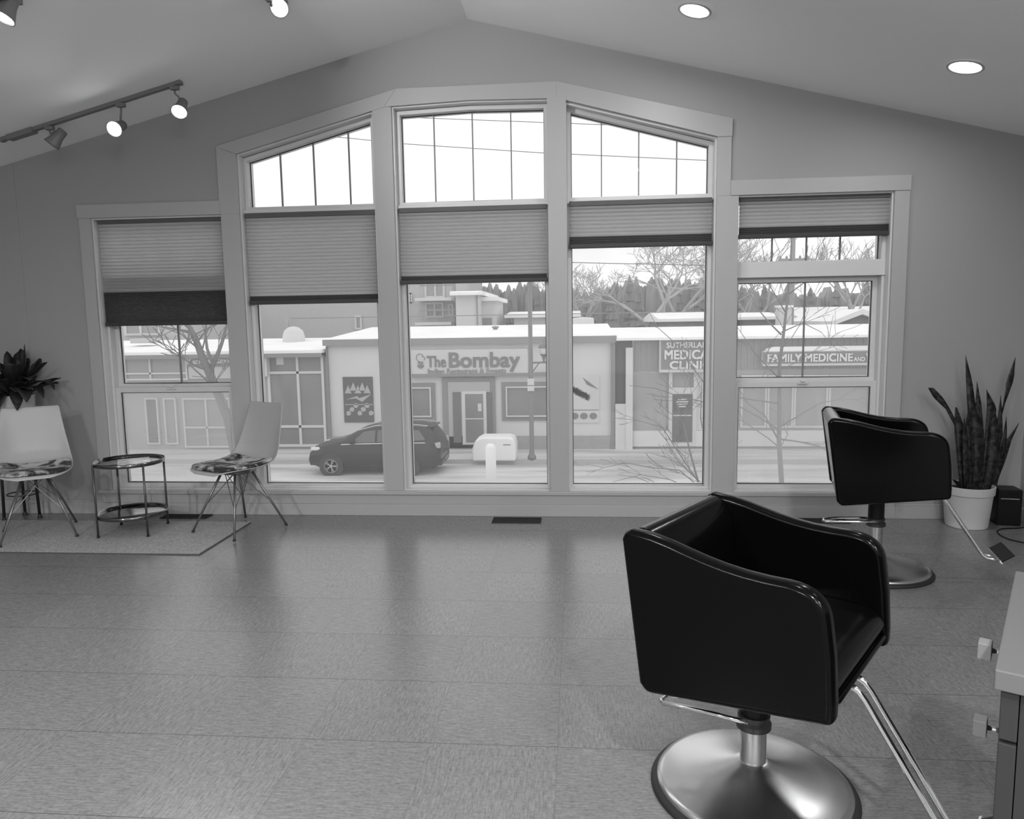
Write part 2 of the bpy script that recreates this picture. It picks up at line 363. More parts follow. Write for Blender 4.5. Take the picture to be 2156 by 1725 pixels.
for i, (x0, x1, top) in enumerate(OP):
    w = thing('window_%d' % (i+1), '', 'window'); del w['label']; del w['category']; w['kind'] = 'structure'
    li = MB()   # jamb liner
    poly = [(x0, ZS), (x1, ZS)]+top[::-1]
    frame_ring(li, poly, .012, .001, WT); li.build('jamb', M_vinyl, w)
    fr = MB()
    def sub(z0, z1, xa, xb, tp=None): return [(xa, z0), (xb, z0)]+(tp[::-1] if tp else [(xb, z1), (xa, z1)])
    e = .012
    if i in (1, 2, 3):
        lo = sub(ZS+.002, 2.375, x0+e, x1-e)
        up = sub(2.375, 0, x0+e, x1-e, [(p[0]+(e if k == 0 else (-e if k == len(top)-1 else 0)), p[1]-.014) for k, p in enumerate(top)])
        ilo = frame_ring(fr, lo, .030, .07, .19); iup = frame_ring(fr, up, .030, .07, .19)
        fr.box(x0+e, x1-e, .04, .1, 2.355, 2.382)
        fr.build('frame', M_vinyl, w, bevel=.003)
        mu = {1: (-2.264, -2.0, -1.722), 2: (-1.059, -.767, -.477), 3: (.195, .47, .747)}[i]
        pane(w, ilo); pane(w, iup, mu)
    else:
        tz = 1.905
        up = sub(1.80, 2.36 if i else 2.335, x0+e, x1-e)
        iu = frame_ring(fr, sub(1.875, 2.345 if i == 0 else 2.36, x0+e, x1-e), .03, .07, .19)
        fr.box(x0+e, x1-e, .06, .19, 1.79, 1.905)
        fr.box(x0+e, x0+e+.02, .07, .19, ZS, 1.79).box(x1-e-.02, x1-e, .07, .19, ZS, 1.79)
        xa, xb = x0+e+.02, x1-e-.02
        s1 = frame_ring(fr, sub(1.01, 1.79, xa, xb), .036, .135, .185)
        fr.box(xa, xb, ZS-.0, ZS+.02, .07, .19) if False else None
        s2 = frame_ring(fr, sub(ZS, 1.02, xa, xb), .042, .08, .13)
        fr.build('frame', M_vinyl, w, bevel=.003)
        pane(w, iu, (1.448, 1.695, 1.935) if i else (x0+.3, x0+.56, x0+.83), .14)
        pane(w, s1, (-3.190 if i == 0 else 1.701,), .16); pane(w, s2, (), .105, True)
        MB().box((x0+x1)/2-.05, (x0+x1)/2+.02, .062, .08, 1.0, 1.018).box((x0+x1)/2-.03, (x0+x1)/2, .05, .085, 1.018, 1.03).build('sash_lock', M_vinyl, w, bevel=.003)
# ------------------------------------------------------------------ cellular shades
def shade(x0, x1, z0, z1, stack, label):
    t = thing('cellular_shade', label, 'window blind', ((x0+x1)/2, .045, z0), 0, 'cellular shades')
    hw = (x1-x0)/2; H = z1-z0
    MB().box(-hw, hw, -.025, .025, H-.035, H).build('headrail', M_headrail, t, bevel=.003)
    rb = .03
    MB().box(-hw-.004, hw+.004, -.024, .024, 0, rb).build('bottom_rail', M_shade_rail, t, bevel=.004)
    def pleats(a, b, pitch, m, nm):
        n = max(2, round((b-a)/pitch)); p = (b-a)/n
        fr = []; bk = []
        for k in range(n): fr += [(-.010, a+k*p), (-.021, a+(k+.5)*p)]; bk += [(.010, a+k*p), (.021, a+(k+.5)*p)]
        fr.append((-.010, b)); bk.append((.010, b))
        mb = MB(); mb.add([(-hw, y, z) for y, z in fr]+[(hw, y, z) for y, z in fr], [(k, k+1, k+1+len(fr), k+len(fr)) for k in range(len(fr)-1)])
        for k in range(1, n): mb.add([(-hw, -.0115, a+k*p-.0022), (hw, -.0115, a+k*p-.0022), (hw, -.0115, a+k*p+.0022), (-hw, -.0115, a+k*p+.0022)], [(0, 1, 2, 3)])
        mb.build(nm, m, t)
    zs = rb+stack
    pleats(zs, H-.035, .0265, M_shade, 'fabric'); pleats(rb, zs, .0125, M_shade_stack, 'stacked_fabric')
    return t
shade(-3.712, -2.712, 1.512, 2.338, .235, 'cellular shade in the far-left window, its lower third dark and doubled')
shade(-2.52, -1.502, 1.660, 2.352, .035, 'cellular shade half lowered over the dark parked car, second window from left')
shade(-1.322, -.215, 1.793, 2.358, .030, 'cellular shade in the middle window above the restaurant sign')
shade(-.045, .990, 2.030, 2.370, .055, 'short cellular shade in the window showing the big bare tree')
shade(1.184, 2.232, 2.070, 2.368, .050, 'shortest cellular shade, raised high in the far-right window')
# ------------------------------------------------------------------ floor registers
def register(x0, x1, y0, y1, label):
    t = thing('floor_register', label, 'vent', ((x0+x1)/2, (y0+y1)/2, 0), 0, 'floor registers below the windows')
    a, b = (x1-x0)/2, (y1-y0)/2
    f = MB(); frame_ring(f, [(-a, -b), (a, -b), (a, b), (-a, b)], .014, 0, .006)
    f.v = [(x, z, y) for x, y, z in f.v]; f.build('frame', M_dark, t)
    MB().box(-a+.012, a-.012, -b+.012, b-.012, 0, .002).build('grille_back', M_dark, t)
    s = MB()
    for k in range(24): x = -a+.02+k*(2*a-.04)/23; s.box(x-.002, x+.002, -b+.013, b-.013, .002, .005)
    s.build('slat', M_dark, t)
register(-.64, -.27, -.215, -.06, 'black floor register in the open floor under the middle window')
register(-3.28, -2.90, -.150, -.03, 'black floor register behind the round tray table')
register(1.55, 1.98, -.155, -.03, 'black floor register behind the far salon chair')
# ------------------------------------------------------------------ rug
t = thing('area_rug', 'pale woven rug under the white chairs and the tray table', 'rug', (-3.95, -.66, 0))
MB().box(-1.45, 1.46, -.385, .40, 0, .010).build('pile', M_rug, t)
MB().box(-1.45, 1.468, -.393, -.385, 0, .007).box(1.46, 1.468, -.385, .40, 0, .007).build('binding', M_rugedge, t)
RUGZ = .0105
# ------------------------------------------------------------------ white shell chairs
def make_shell_chair(label, loc, az):
    t = thing('shell_chair', label, 'chair', loc, az, 'white shell chairs on the rug')
    # profile (u forward, z, half width, side curl)
    pr = [(.275, .452, .10, .0), (.265, .470, .17, .0), (.22, .476, .215, .008), (.12, .468, .236, .018), (0, .458, .244, .028), (-.10, .460, .246, .040), (-.17, .478, .244, .050), (-.215, .515, .240, .055), (-.245, .58, .232, .050), (-.265, .68, .216, .035), (-.285, .80, .199, .018), (-.305, .912, .186, .008)]
    def P(i, j):
        k = i*(len(pr)-1); a = int(min(k, len(pr)-2)); q = k-a
        u, z, w, c = [pr[a][m]*(1-q)+pr[a+1][m]*q for m in range(4)]
        s = 2*j-1; y = s*w; c2 = c*(abs(s)**3)
        d = (pr[a+1][0]-pr[a][0], pr[a+1][1]-pr[a][1]); l = math.hypot(*d); nx, nz = d[1]/l, -d[0]/l
        return (u+nx*c2, y, z+abs(nz)*c2 if a < 7 else z+nz*c2)
    MB().grid(P, 34, 19).build('shell', M_white, t, smooth=True, solid=.008, sub=1)
    def Q(i, j):
        k = .10+.47*i; tfr = (2*i-1); e = (1-abs(tfr)**5)**.35 if abs(tfr) < 1 else .0
        sj = .5+(j-.5)*.95*(.55+.45*e); p = P(k, sj); edge = min(1, (1-abs(2*j-1))*6, (1-abs(tfr))*6)
        return (p[0], p[1], p[2]+.010+.016*edge**.5)
    MB().grid(Q, 24, 21).build('seat_cushion', M_cush, t, smooth=True, solid=.012)
    MB().lathe([(.11, .425), (.115, .435), (.11, .452)], n=24).build('mounting_plate', M_legmet, t)
    for k in range(4):
        a = math.radians(45+90*k); c, s = math.cos(a), math.sin(a)
        top = (c*.10, s*.10, .44); ft = (c*.325, s*.325, .012)
        lg = MB().tube([top, ft], [.010, .0075], 10).build('leg', M_legmet, t, smooth=True)
        MB().lathe([(.011, 0), (.012, .006), (.009, .016)], (ft[0], ft[1], 0), 12).build('foot_cap', M_rubber, lg)
        mid = tuple(top[i]*.42+ft[i]*.58 for i in range(3))
        wr = MB()
        for sg in (-1, 1):
            a2 = a+sg*math.radians(90); wr.tube([mid, (math.cos(a2)*.085, math.sin(a2)*.085, .438)], .003, 6)
        wr.build('wire_brace', M_legmet, t)
    return t
make_shell_chair('white shell chair with floral seat pad, right of the tray table', (-2.478, -.456, RUGZ), math.radians(243))
make_shell_chair('white shell chair beside the leafy plant, left of the tray table, with floral seat pad', (-3.91, -.637, RUGZ), math.radians(306))
# ------------------------------------------------------------------ tray table
t = thing('tray_table', 'round black two-tier tray table between the two white chairs', 'side table', (-3.256, -.526, RUGZ), math.radians(7.6))
def tray(z, nm, r=.238):
    MB().lathe([(.001, z), (r-.006, z), (r, z+.004), (r+.004, z+.028), (r, z+.029), (r-.006, z+.008), (r-.012, z+.005), (.001, z+.004)], n=56).build(nm, mat(nm+'_enamel', .20, .12, 1), t, smooth=True)
tray(.505, 'top_tray'); tray(.125, 'lower_tray')
for k in range(4):
    a = math.radians(45+90*k); c, s = math.cos(a)*.246, math.sin(a)*.246
    lg = MB().tube([(c, s, .012), (c, s, .528)], .0075, 10).tube([(c, s, .165), (c*.93, s*.93, .13), (c*.9, s*.9, .122)], .004, 6).build('leg', M_tablemet, t, smooth=True)
    MB().lathe([(.010, 0), (.010, .014)], (c, s, 0), 12).build('foot_cap', M_rubber, lg)
q = [PZ(x, y, .524) for x, y in [(240, 973), (288, 975), (331, 955), (281, 954)]]
cxm = sum(p[0] for p in q)/4; cym = sum(p[1] for p in q)/4
mg = thing('magazine', 'magazine lying on the upper tray of the round table', 'magazine', (-3.235, -.50, .5205), math.radians(33))
MB().box(-.105, .105, -.145, .145, 0, .004).build('pages', mat('page_edge', .7, .6), mg)
MB().box(-.107, .107, -.147, .147, .004, .0055).build('cover', M_magpaper, mg)
# ------------------------------------------------------------------ leafy plant on a stand
st = thing('plant_stand', 'black three-legged ring stand under the leafy potted plant', 'plant stand', (-4.395, -.165, 0))
for fx, fy in ((-4.517, -.264), (-4.302, -.155), (-4.489, -.075)):
    x, y = fx+4.420, fy+.165
    lg = MB().tube([(x, y, .01), (x*.85, y*.85, .72)], .011, 8).build('leg', M_blackmetal, st, smooth=True)
    MB().lathe([(.02, 0), (.018, .012), (.011, .03)], (x, y, 0), 12).build('foot', M_rubber, lg)
MB().tube([(.115*math.cos(a*math.pi/16), .098*math.sin(a*math.pi/16), .2) for a in range(33)], .005, 6).build('ring', M_blackmetal, st, smooth=True)
MB().lathe([(.001, .70), (.11, .70), (.112, .705), (.112, .715), (.001, .715)], n=32).build('plate', M_blackmetal, st)
pp = thing('potted_plant', 'dark leafy plant in a white pot at the left edge, behind the left chair', 'plant', (-4.365, -.165, .7155))
POTX = -.0
MB().lathe([(.001, .0), (.095, 0), (.102, .02), (.120, .26), (.123, .275), (.113, .275), (.108, .25), (.001, .25)], n=36).build('pot', M_pot, pp, smooth=True, bevel=.002)
MB().lathe([(.001, .245), (.108, .255), (.001, .262)], n=24).build('soil', M_soil, pp)
def leaf(mb, base, az, ln, rise, droop, w, nseg=9, tw=0):
    pts = []
    for k in range(nseg+1):
        s = k/nseg; r = ln*(math.sin(s*1.35)/math.sin(1.35)); z = rise*s*1.6-droop*s*s
        pts.append(Vector((base[0]+math.cos(az)*r, base[1]+math.sin(az)*r, base[2]+z)))
    side = Vector((-math.sin(az), math.cos(az), tw)).normalized(); vs = []; fs = []
    for k, p in enumerate(pts):
        s = k/nseg; ww = w*(.10 if s < .25 else math.sin(min(1, (s-.2)/.8)*math.pi)**.75)+.002
        vs += [p-side*ww+Vector((0, 0, ww*.35)), p, p+side*ww+Vector((0, 0, ww*.35))]
    for k in range(nseg):
        for j in range(2): fs.append((3*k+j, 3*k+j+1, 3*k+4+j, 3*k+3+j))
    mb.add(vs, fs)
fo = MB(); rn = random.Random(3)
for k in range(84):
    az = rn.uniform(0, 2*math.pi); ln = rn.uniform(.12, .36); 
    if math.sin(az) > .1: ln *= .32
    leaf(fo, (.03*math.cos(az), .03*math.sin(az), .25), az, ln, rn.uniform(.12, .30), rn.uniform(.05, .34), rn.uniform(.038, .056), tw=rn.uniform(-.5, .5))
for az, ln, ri, dr in ((-.25, .40, .28, .38), (-.45, .38, .22, .34), (-.1, .30, .33, .25), (-.8, .30, .3, .2)): leaf(fo, (0, 0, .25), az, ln, ri, dr, .034)
leaf(fo, (0, 0, .25), 0.0, .10, .26, .0, .012)
fo.build('foliage', M_leafdark, pp, smooth=True, solid=.0015)
# ------------------------------------------------------------------ snake plant
sp = thing('snake_plant', 'snake plant with tall pointed leaves in a white pot by the right corner', 'plant', (2.765, -.185, 0))
MB().lathe([(.001, 0), (.128, 0), (.134, .008), (.156, .235), (.165, .24), (.168, .296), (.158, .297), (.150, .255), (.001, .25)], n=48).build('pot', M_pot, sp, smooth=True, bevel=.002)
MB().lathe([(.001, .262), (.152, .262), (.001, .266)], n=24).build('soil', M_soil, sp)
sl = MB()
def spear(px, ws, y, y0=-.185):
    P = [Vector(PY(a, b, y+(y0-y)*(i/(len(px)-1)))) for i, (a, b) in enumerate(px)]
    # resample
    out = []; W = []
    n = 14
    for k in range(n+1):
        s = k/n*(len(P)-1); i = min(int(s), len(P)-2); f = s-i; out.append(P[i].lerp(P[i+1], f)); W.append(ws[i]*(1-f)+ws[i+1]*f)
    vs = []; fs = []
    tw = random.uniform(-.5, .5)
    for k, (p, w) in enumerate(zip(out, W)):
        d = Vector((1, tw*.7, 0)).normalized(); p = p-Vector((2.765, -.185, 0)); q = Vector((0, -1, 0))
        vs += [p-d*w, p+q*(-.012*min(1, w/.02)), p+d*w, p+q*(-.018*min(1, w/.02))]
    for k in range(n):
        for j in range(4): fs.append((4*k+j, 4*k+(j+1) % 4, 4*k+4+(j+1) % 4, 4*k+4+j))
    sl.add(vs, fs)
spear([(2033, 748), (2040, 800), (2048, 880), (2052, 960), (2050, 1032)], [.001, .020, .030, .028, .02], -.17)
spear([(1960, 817), (1976, 838), (1996, 862), (2018, 905), (2030, 1032)], [.018, .030, .014, .012, .02], -.22)
spear([(2138, 752), (2127, 800), (2114, 850), (2100, 900), (2078, 1032)], [.001, .026, .008, .012, .02], -.12)
spear([(2057, 803), (2060, 850), (2062, 930), (2060, 1032)], [.001, .018, .032, .022], -.2)
spear([(2077, 820), (2088, 858), (2084, 920), (2072, 1032)], [.001, .032, .034, .022], -.21)
spear([(2013, 858), (2020, 900), (2024, 960), (2028, 1032)], [.006, .034, .030, .022], -.23)
spear([(2146, 890), (2125, 925), (2108, 970), (2086, 1032)], [.001, .016, .026, .02], -.17)
spear([(2119, 877), (2116, 915), (2110, 950), (2090, 1032)], [.001, .014, .026, .02], -.22)
spear([(2107, 832), (2106, 870), (2100, 940), (2080, 1032)], [.001, .012, .034, .022], -.2)
spear([(2038, 865), (2040, 900), (2042, 960), (2040, 1032)], [.001, .024, .034, .024], -.25)
spear([(2094, 860), (2094, 900), (2090, 960), (2074, 1032)], [.001, .028, .034, .024], -.26)
spear([(2050, 850), (2055, 890), (2056, 960), (2052, 1032)], [.002, .032, .034, .024], -.27)
spear([(2006, 1010), (2015, 1015), (2030, 1034)], [.004, .02, .012], -.26)
spear([(2030, 880), (2032, 920), (2034, 980), (2036, 1034)], [.002, .022, .026, .02], -.27)
sl.build('foliage', M_snake, sp, smooth=True)
# ------------------------------------------------------------------ black box in the corner
bx = thing('speaker_box', 'small black box in the right corner beside the white pot', 'speaker', (3.062, -.118, 0), math.radians(-10))
MB().box(-.075, .075, -.08, .08, .006, .262).build('cabinet', M_black, bx, bevel=.006)
MB().box(-.06, .055, -.0825, -.08, .195, .201).build('chrome_strip', M_chrome, bx)
MB().box(-.07, .07, -.075, .075, 0, .008).build('base', M_rubber, bx)
pts = [(3.17, -.20, .006)]+[PZ(x, y, .006) for x, y in [(2146, 1112), (2115, 1113), (2100, 1118), (2106, 1127), (2125, 1136), (2156, 1143), (2190, 1150), (2230, 1152)]]
sm = []
for i in range(len(pts)-1):
    for k in range(4):
        f = k/4; p0, p1, p2, p3 = [Vector(pts[max(0, min(len(pts)-1, i+d))]) for d in (-1, 0, 1, 2)]
        sm.append(.5*((2*p1)+(-p0+p2)*f+(2*p0-5*p1+4*p2-p3)*f*f+(-p0+3*p1-3*p2+p3)*f**3))
sm = [p for p in sm if p.x < 3.19]
o = MB().tube([tuple(p) for p in sm], .004, 6).build('power_cord', M_black, None, smooth=True)
tag(o, 'thin black cord looping over the floor from the black box', 'cord')
# ------------------------------------------------------------------ salon chairs
def salon_chair(label, c, th, zb):
    t = thing('salon_chair', label, 'salon chair', (c[0], c[1], 0), th, 'black hydraulic salon chairs')
    xb, L, W, hb, ha, d, e, tt = -.236, .557, .64, .456, .392, .064, .039, .037
    th_ = .058
    def bez(p0, p1, p2, n=6): return [tuple((1-s)**2*a+2*s*(1-s)*b+s*s*c_ for a, b, c_ in zip(p0, p1, p2)) for s in [k/n for k in range(n+1)]]
    tb = (xb-d, hb)
    af = (xb+L-e, ha)
    prof = [(xb+.02, -tt), (xb+L, tt)]
    prof += [(xb+L+.001, tt+.06), (xb+L-.006, tt+.18)]
    prof += bez((xb+L-.018, ha-.085), (xb+L-e+.012, ha), (xb+L-e-.09, ha+.002), 8)
    # top line front -> back with the dip rising to the back
    X0 = xb+L-e-.09; X1 = tb[0]+.04
    for f, z in ((.12, ha+.002), (.25, ha+.005), (.38, ha+.012), (.5, ha+.022), (.62, ha+.035), (.74, ha+.049), (.86, ha+.060), (.95, hb)): prof.append((X0+(X1-X0)*f, z))
    prof += [(tb[0]+.03, hb+.002), (tb[0]+.008, hb-.005), (tb[0], hb-.03), (xb-.003, -.01)]
    def Z(p): return [(a, b+zb) for a, b in p]
    for s in (-1, 1):
        y0, y1 = sorted((s*W/2, s*(W/2-th_)))
        MB().prism(Z(prof), y0, y1).build('arm', M_leather, t, bevel=.02, seg=4)
    wi = W/2-th_+.004
    bp = [(xb+.01, -tt+.004), (tb[0]+.004, hb-.03), (tb[0]+.014, hb-.012), (tb[0]+.030, hb-.003), (tb[0]+.050, hb-.002), (tb[0]+.070, hb-.010), (tb[0]+.090, hb-.030), (tb[0]+.108, hb-.062), (tb[0]+.122, hb-.105), (tb[0]+.128, hb-.15), (tb[0]+.13, hb-.21), (tb[0]+.14, .16), (xb+.12, .0)]
    MB().prism(Z(bp), -wi, wi).build('backrest', M_leather, t, bevel=.015, seg=4)
    sx0 = xb+.06; sx1 = xb+L-.012
    cp = [(sx0, .07), (sx1-.005, .085), (sx1+.004, .12), (sx1-.010, .150), (sx1-.05, .166), (sx1-.2, .170), (sx0, .15)]
    MB().prism(Z(cp), -wi+.002, wi-.002).build('seat', M_leather, t, bevel=.012, seg=4)
    MB().prism(Z([(xb+.03, -tt+.006), (xb+L-.02, tt+.004), (xb+L-.012, .082), (xb+.03, .06)]), -wi, wi).build('seat_base', M_leather, t, bevel=.008, seg=3)
    MB().tube([(sx1-.004, -wi+.004, zb+.080), (sx1+.004, -wi+.02, zb+.080), (sx1+.004, wi-.02, zb+.080), (sx1-.004, wi-.004, zb+.080)], .008, 8).build('seat_piping', M_leather, t, smooth=True)
    zr = zb-.21
    MB().box(-.1, .1, -.1, .1, zb-.035, zb-.005).build('mounting_plate', M_blackmetal, t, bevel=.004)
    MB().lathe([(.044, zr+.02), (.044, zb-.03)], n=32).build('sleeve', M_black, t, smooth=True, bevel=.002)
    MB().lathe([(.046, zr-.004), (.054, zr), (.054, zr+.016), (.0445, zr+.026), (.0445, zr+.034), (.050, zr+.036), (.050, zr+.044), (.0445, zr+.046)], n=48).build('collar', M_blackmetal, t)
    MB().lathe([(.040, .085), (.040, zr+.005)], n=40).build('column', M_brush, t, smooth=True, bevel=.002)
    MB().lathe([(.298, .012), (.302, .020), (.299, .029), (.280, .036), (.22, .046), (.15, .062), (.09, .080), (.058, .092), (.046, .098), (.0405, .099)], n=72).build('base', M_brush, t, smooth=True)
    MB().lathe([(.318, 0), (.320, .008), (.314, .017), (.296, .022), (.280, .012)], n=72).build('base_rubber', M_rubber, t, smooth=True)
    # lever loop
    zl = zr+.030
    MB().tube([(0, -.045, zl), (-.10, -.055, zl), (-.20, -.065, zl-.004), (-.275, -.085, zl-.006), (-.29, -.07, zl-.006), (-.285, -.03, zl-.005), (-.2, .0, zl), (-.1, .03, zl), (0, .045, zl)], .0075, 8).build('height_lever', M_chrome, t, smooth=True)
    # footrest
    fz = zb-.483
    fr = MB()
    for y in (-.034, .034):
        fr.tube([(.10, y, zb+.006), (.255, y, zb+.022), (.292, y, zb+.026), (.312, y, zb+.018), (.330, y, zb-.002), (.493, y, zb-.25), (.545, y, zb-.330), (.565, y, zb-.346), (.60, y, zb-.352), (.64, y, zb-.345)], .0105, 10)
    fr.build('footrest_tube', M_chrome, t, smooth=True)
    Mf = Matrix.Translation((.645, 0, zb-.315)) @ Matrix.Rotation(math.radians(-35), 4, 'Y')
    fp = MB().box(-.036, .036, -.125, .125, -.006, .006, Mf).build('foot_plate', M_black, t, bevel=.003)
    MB().box(-.044, -.036, -.128, .128, -.010, .010, Mf).build('plate_edge', M_chrome, fp)
    return t
salon_chair('near black leather salon chair on a wide brushed steel disc, largest thing in view', (.555, -3.336), -.589, .42)
salon_chair('far black leather salon chair by the right window, partly hidden behind the near one', (1.752, -1.18), -.253, .483)
# ------------------------------------------------------------------ cabinet
ca = (.822, -4.146); cth = math.atan2(.602, .372)
cb = thing('drawer_cabinet', 'pale cabinet cut off by the lower right corner, with square-knobbed drawers', 'cabinet', (ca[0], ca[1], 0), cth)
# local x along the left edge (away), local -y to the right
LEN, DEP = .708, .48
MB().box(0, LEN, -DEP, 0, .758, .8).build('top', M_cabtop, cb, bevel=.003)
MB().box(.02, LEN-.02, -DEP+.01, -.045, .34, .758).build('body', M_cab, cb)
for lx in (.08, LEN-.08):
    for ly in (-.22, -DEP+.05): MB().box(lx-.018, lx+.018, ly-.018, ly+.018, 0, .342).build('leg', M_cab, cb)
def loc(p):
    v = Vector(p)-Vector((ca[0], ca[1], 0)); return Matrix.Rotation(-cth, 4, 'Z') @ v
g1 = loc(PV(2085, 1560, ca, cth, 0)); k1 = loc(PV(2070, 1368, ca, cth, .03)); k2 = loc(PV(2058, 1528, ca, cth, .03))
zg = g1.z
for z0, z1, kz, kx in ((zg+.004, .752, .70, .35), (.37, zg-.004, .505, .35)):
    dr = MB().box(.015, LEN-.015, -.043, -.012, z0, z1).build('drawer', M_cab, cb, bevel=.002)
    MB().box(kx-.02, kx+.02, .024, .052, kz-.02, kz+.02).build('knob', M_knob, dr, bevel=.002)
    MB().tube([(kx, -.012, kz), (kx, .026, kz)], .006, 10).build('knob_stem', M_chrome, dr, smooth=True)
# ================================================================== LIGHT FIXTURES
def light(kind, name, parent, loc, power, **k):
    l = bpy.data.lights.new(name, kind); l.energy = power; l.color = (1, 1, 1)
    for a, b in k.items(): setattr(l, a, b)
    o = bpy.data.objects.new(name, l); C.objects.link(o); o.location = loc
    if parent: o.parent = parent
    return o
SL = math.atan(RS)
def downlight(x, y, label, power=26):
    z = ceil_z(x); ry = SL if x > RX else -SL
    t = thing('downlight', label, 'ceiling light', (x, y, z), 0, 'recessed downlights'); t.rotation_euler = (0, ry, 0)
    MB().lathe([(.082, -.002), (.098, -.002), (.100, -.006), (.096, -.010), (.084, -.008), (.082, -.002)], n=40, cap=False).build('trim_ring', M_white, t, smooth=True)
    MB().lathe([(.001, -.004), (.083, -.004), (.083, -.0055), (.001, -.0065)], n=40).build('diffuser', M_em, t)
    l = light('AREA', 'lamp', t, (0, 0, -.02), power, shape='DISK', size=.15, spread=math.radians(175))
    return t
downlight(.709, -.907, 'lit round downlight nearer the ridge, above the right of the middle window', 9)
downlight(2.256, -.898, 'lit round downlight nearer the right wall, above the far-right window', 7)
for y, pw in ((-3.4, 8), (-6.2, 95), (-8.6, 150)):  # unseen downlights added to brighten the room and ceiling
    for x in (.709, 2.256): downlight(x, y, 'fill downlight added on the right slope, out of view', pw if x < 1 else pw*.6)
for y, pw in ((-6.2, 100), (-8.6, 150)): downlight(-3.3, y, 'fill downlight added on the left slope, out of view', pw)  # more added fill lamps, outside the view
def track(p0, p1, label):
    a, b = Vector(p0), Vector(p1); d = b-a; L_ = d.length
    t = thing('light_track', label, 'track light', p0)
    M = d.to_track_quat('X', 'Z').to_matrix().to_4x4()
    MB().box(0, L_, -.018, .018, -.024, 0, M).build('rail', M_lightmet, t)
    MB().box(-.01, .02, -.021, .021, -.027, 0, M).build('end_cap', M_lightmet, t); MB().box(L_-.02, L_+.01, -.021, .021, -.027, 0, M).build('end_cap', M_lightmet, t)
    return t, M
def head(track_pt, pos, aimd, lit, label, power=30, size=1.0, cone=105):
    t = thing('spotlight', label, 'spotlight', track_pt, 0, 'track spotlights')
    P = Vector(pos)-Vector(track_pt); A = Vector(aimd).normalized()
    rear = P-A*.10*size
    MB().box(-.03, .03, -.017, .017, -.05, -.024).build('adapter', M_lightmet, t, bevel=.003)
    MB().tube([(0, 0, -.05), (0, 0, -.075), tuple(rear*.5+Vector((0, 0, -.02))), tuple(rear)], .007*size, 8).build('arm', M_lightmet, t, smooth=True)
    M = Matrix.Translation(P) @ aim(A)
    s = size
    MB().lathe([(.018*s, -.135*s), (.032*s, -.13*s), (.036*s, -.07*s), (.052*s, -.01*s), (.055*s, .0), (.051*s, 0), (.046*s, -.012*s), (.001, -.02*s)], n=28, M=M).build('shade', M_lightmet, t, smooth=True)
    if lit:
        MB().lathe([(.001, .004), (.03*s, .003), (.045*s, -.006*s), (.001, -.01)], n=24, M=M).build('bulb', M_em, t)
        l = light('SPOT', 'lamp', t, P+A*.02, power, spot_size=math.radians(cone), spot_blend=1, shadow_soft_size=.035)
        l.rotation_mode = 'QUATERNION'; l.rotation_quaternion = (-A).to_track_quat('Z', 'Y')
    return t
ty_ = -.455
def tp(x, y=ty_): return (x, y, ceil_z(x))
tr1, Mt = track(tp(-4.07), tp(-2.72), 'grey light track on the left ceiling slope, with three spotlights')
MB().box(.06, .26, -.03, .03, -.035, -.0, Mt).build('feed_box', M_lightmet, tr1)
h = PY(108, 305, -.47); head(tp(-3.70), h, (-.55, -.25, -.75), False, 'unlit spotlight at the left end of the track')
h = PY(240, 272, -.52); head(tp(-3.16), h, (.05, -.86, -.42), True, 'lit spotlight in the middle of the visible track', 16)
h = PY(377, 236, -.50); head(tp(-2.76), h, (.10, -.60, -.62), True, 'lit spotlight at the right end of the track', 20)
tr2, _ = track((-1.76, -3.6, ceil_z(-1.76)), (-1.76, -1.10, ceil_z(-1.76)), 'ceiling track running back from the top edge, left of the ridge')
h = PY(588, 17, -1.14); head((-1.76, -1.16, ceil_z(-1.76)), h, (.12, -.70, -.50), True, 'lit spotlight cut by the top edge left of the ridge', 24)
head((-1.76, -2.5, ceil_z(-1.76)), (-1.70, -2.45, ceil_z(-1.76)-.2), (.62, 1, -.10), True, 'spotlight farther back on the ridge-side track, aimed at the wall above the windows', 115, cone=78)
for y in (-3.3,): head((-1.76, y, ceil_z(-1.76)), (-1.76, y-.03, ceil_z(-1.76)-.2), (-.1, -.1, -1), True, 'fill spotlight added farther back on the ridge-side track, out of view', 24)  # added lamp outside the view, lifts the left half of the room
h = PY(7, 4, -1.95); xq = h[0]
tr3, _ = track((xq, -4.6, ceil_z(xq)), (xq, -1.85, ceil_z(xq)), 'ceiling track beyond the top left corner')
head((xq, -1.95, ceil_z(xq)), (h[0]-.01, h[1], min(h[2], ceil_z(xq)-.13)), (-.25, -.35, -.9), True, 'spotlight cut by the top left corner of the view', 16)
for y in (-3.0, -4.0): head((xq, y, ceil_z(xq)), (xq, y-.03, ceil_z(xq)-.2), (-.1, -.1, -1), True, 'fill spotlight added out of view on the track beyond the top left corner', 34)  # two added lamps outside the view, brighten the left side
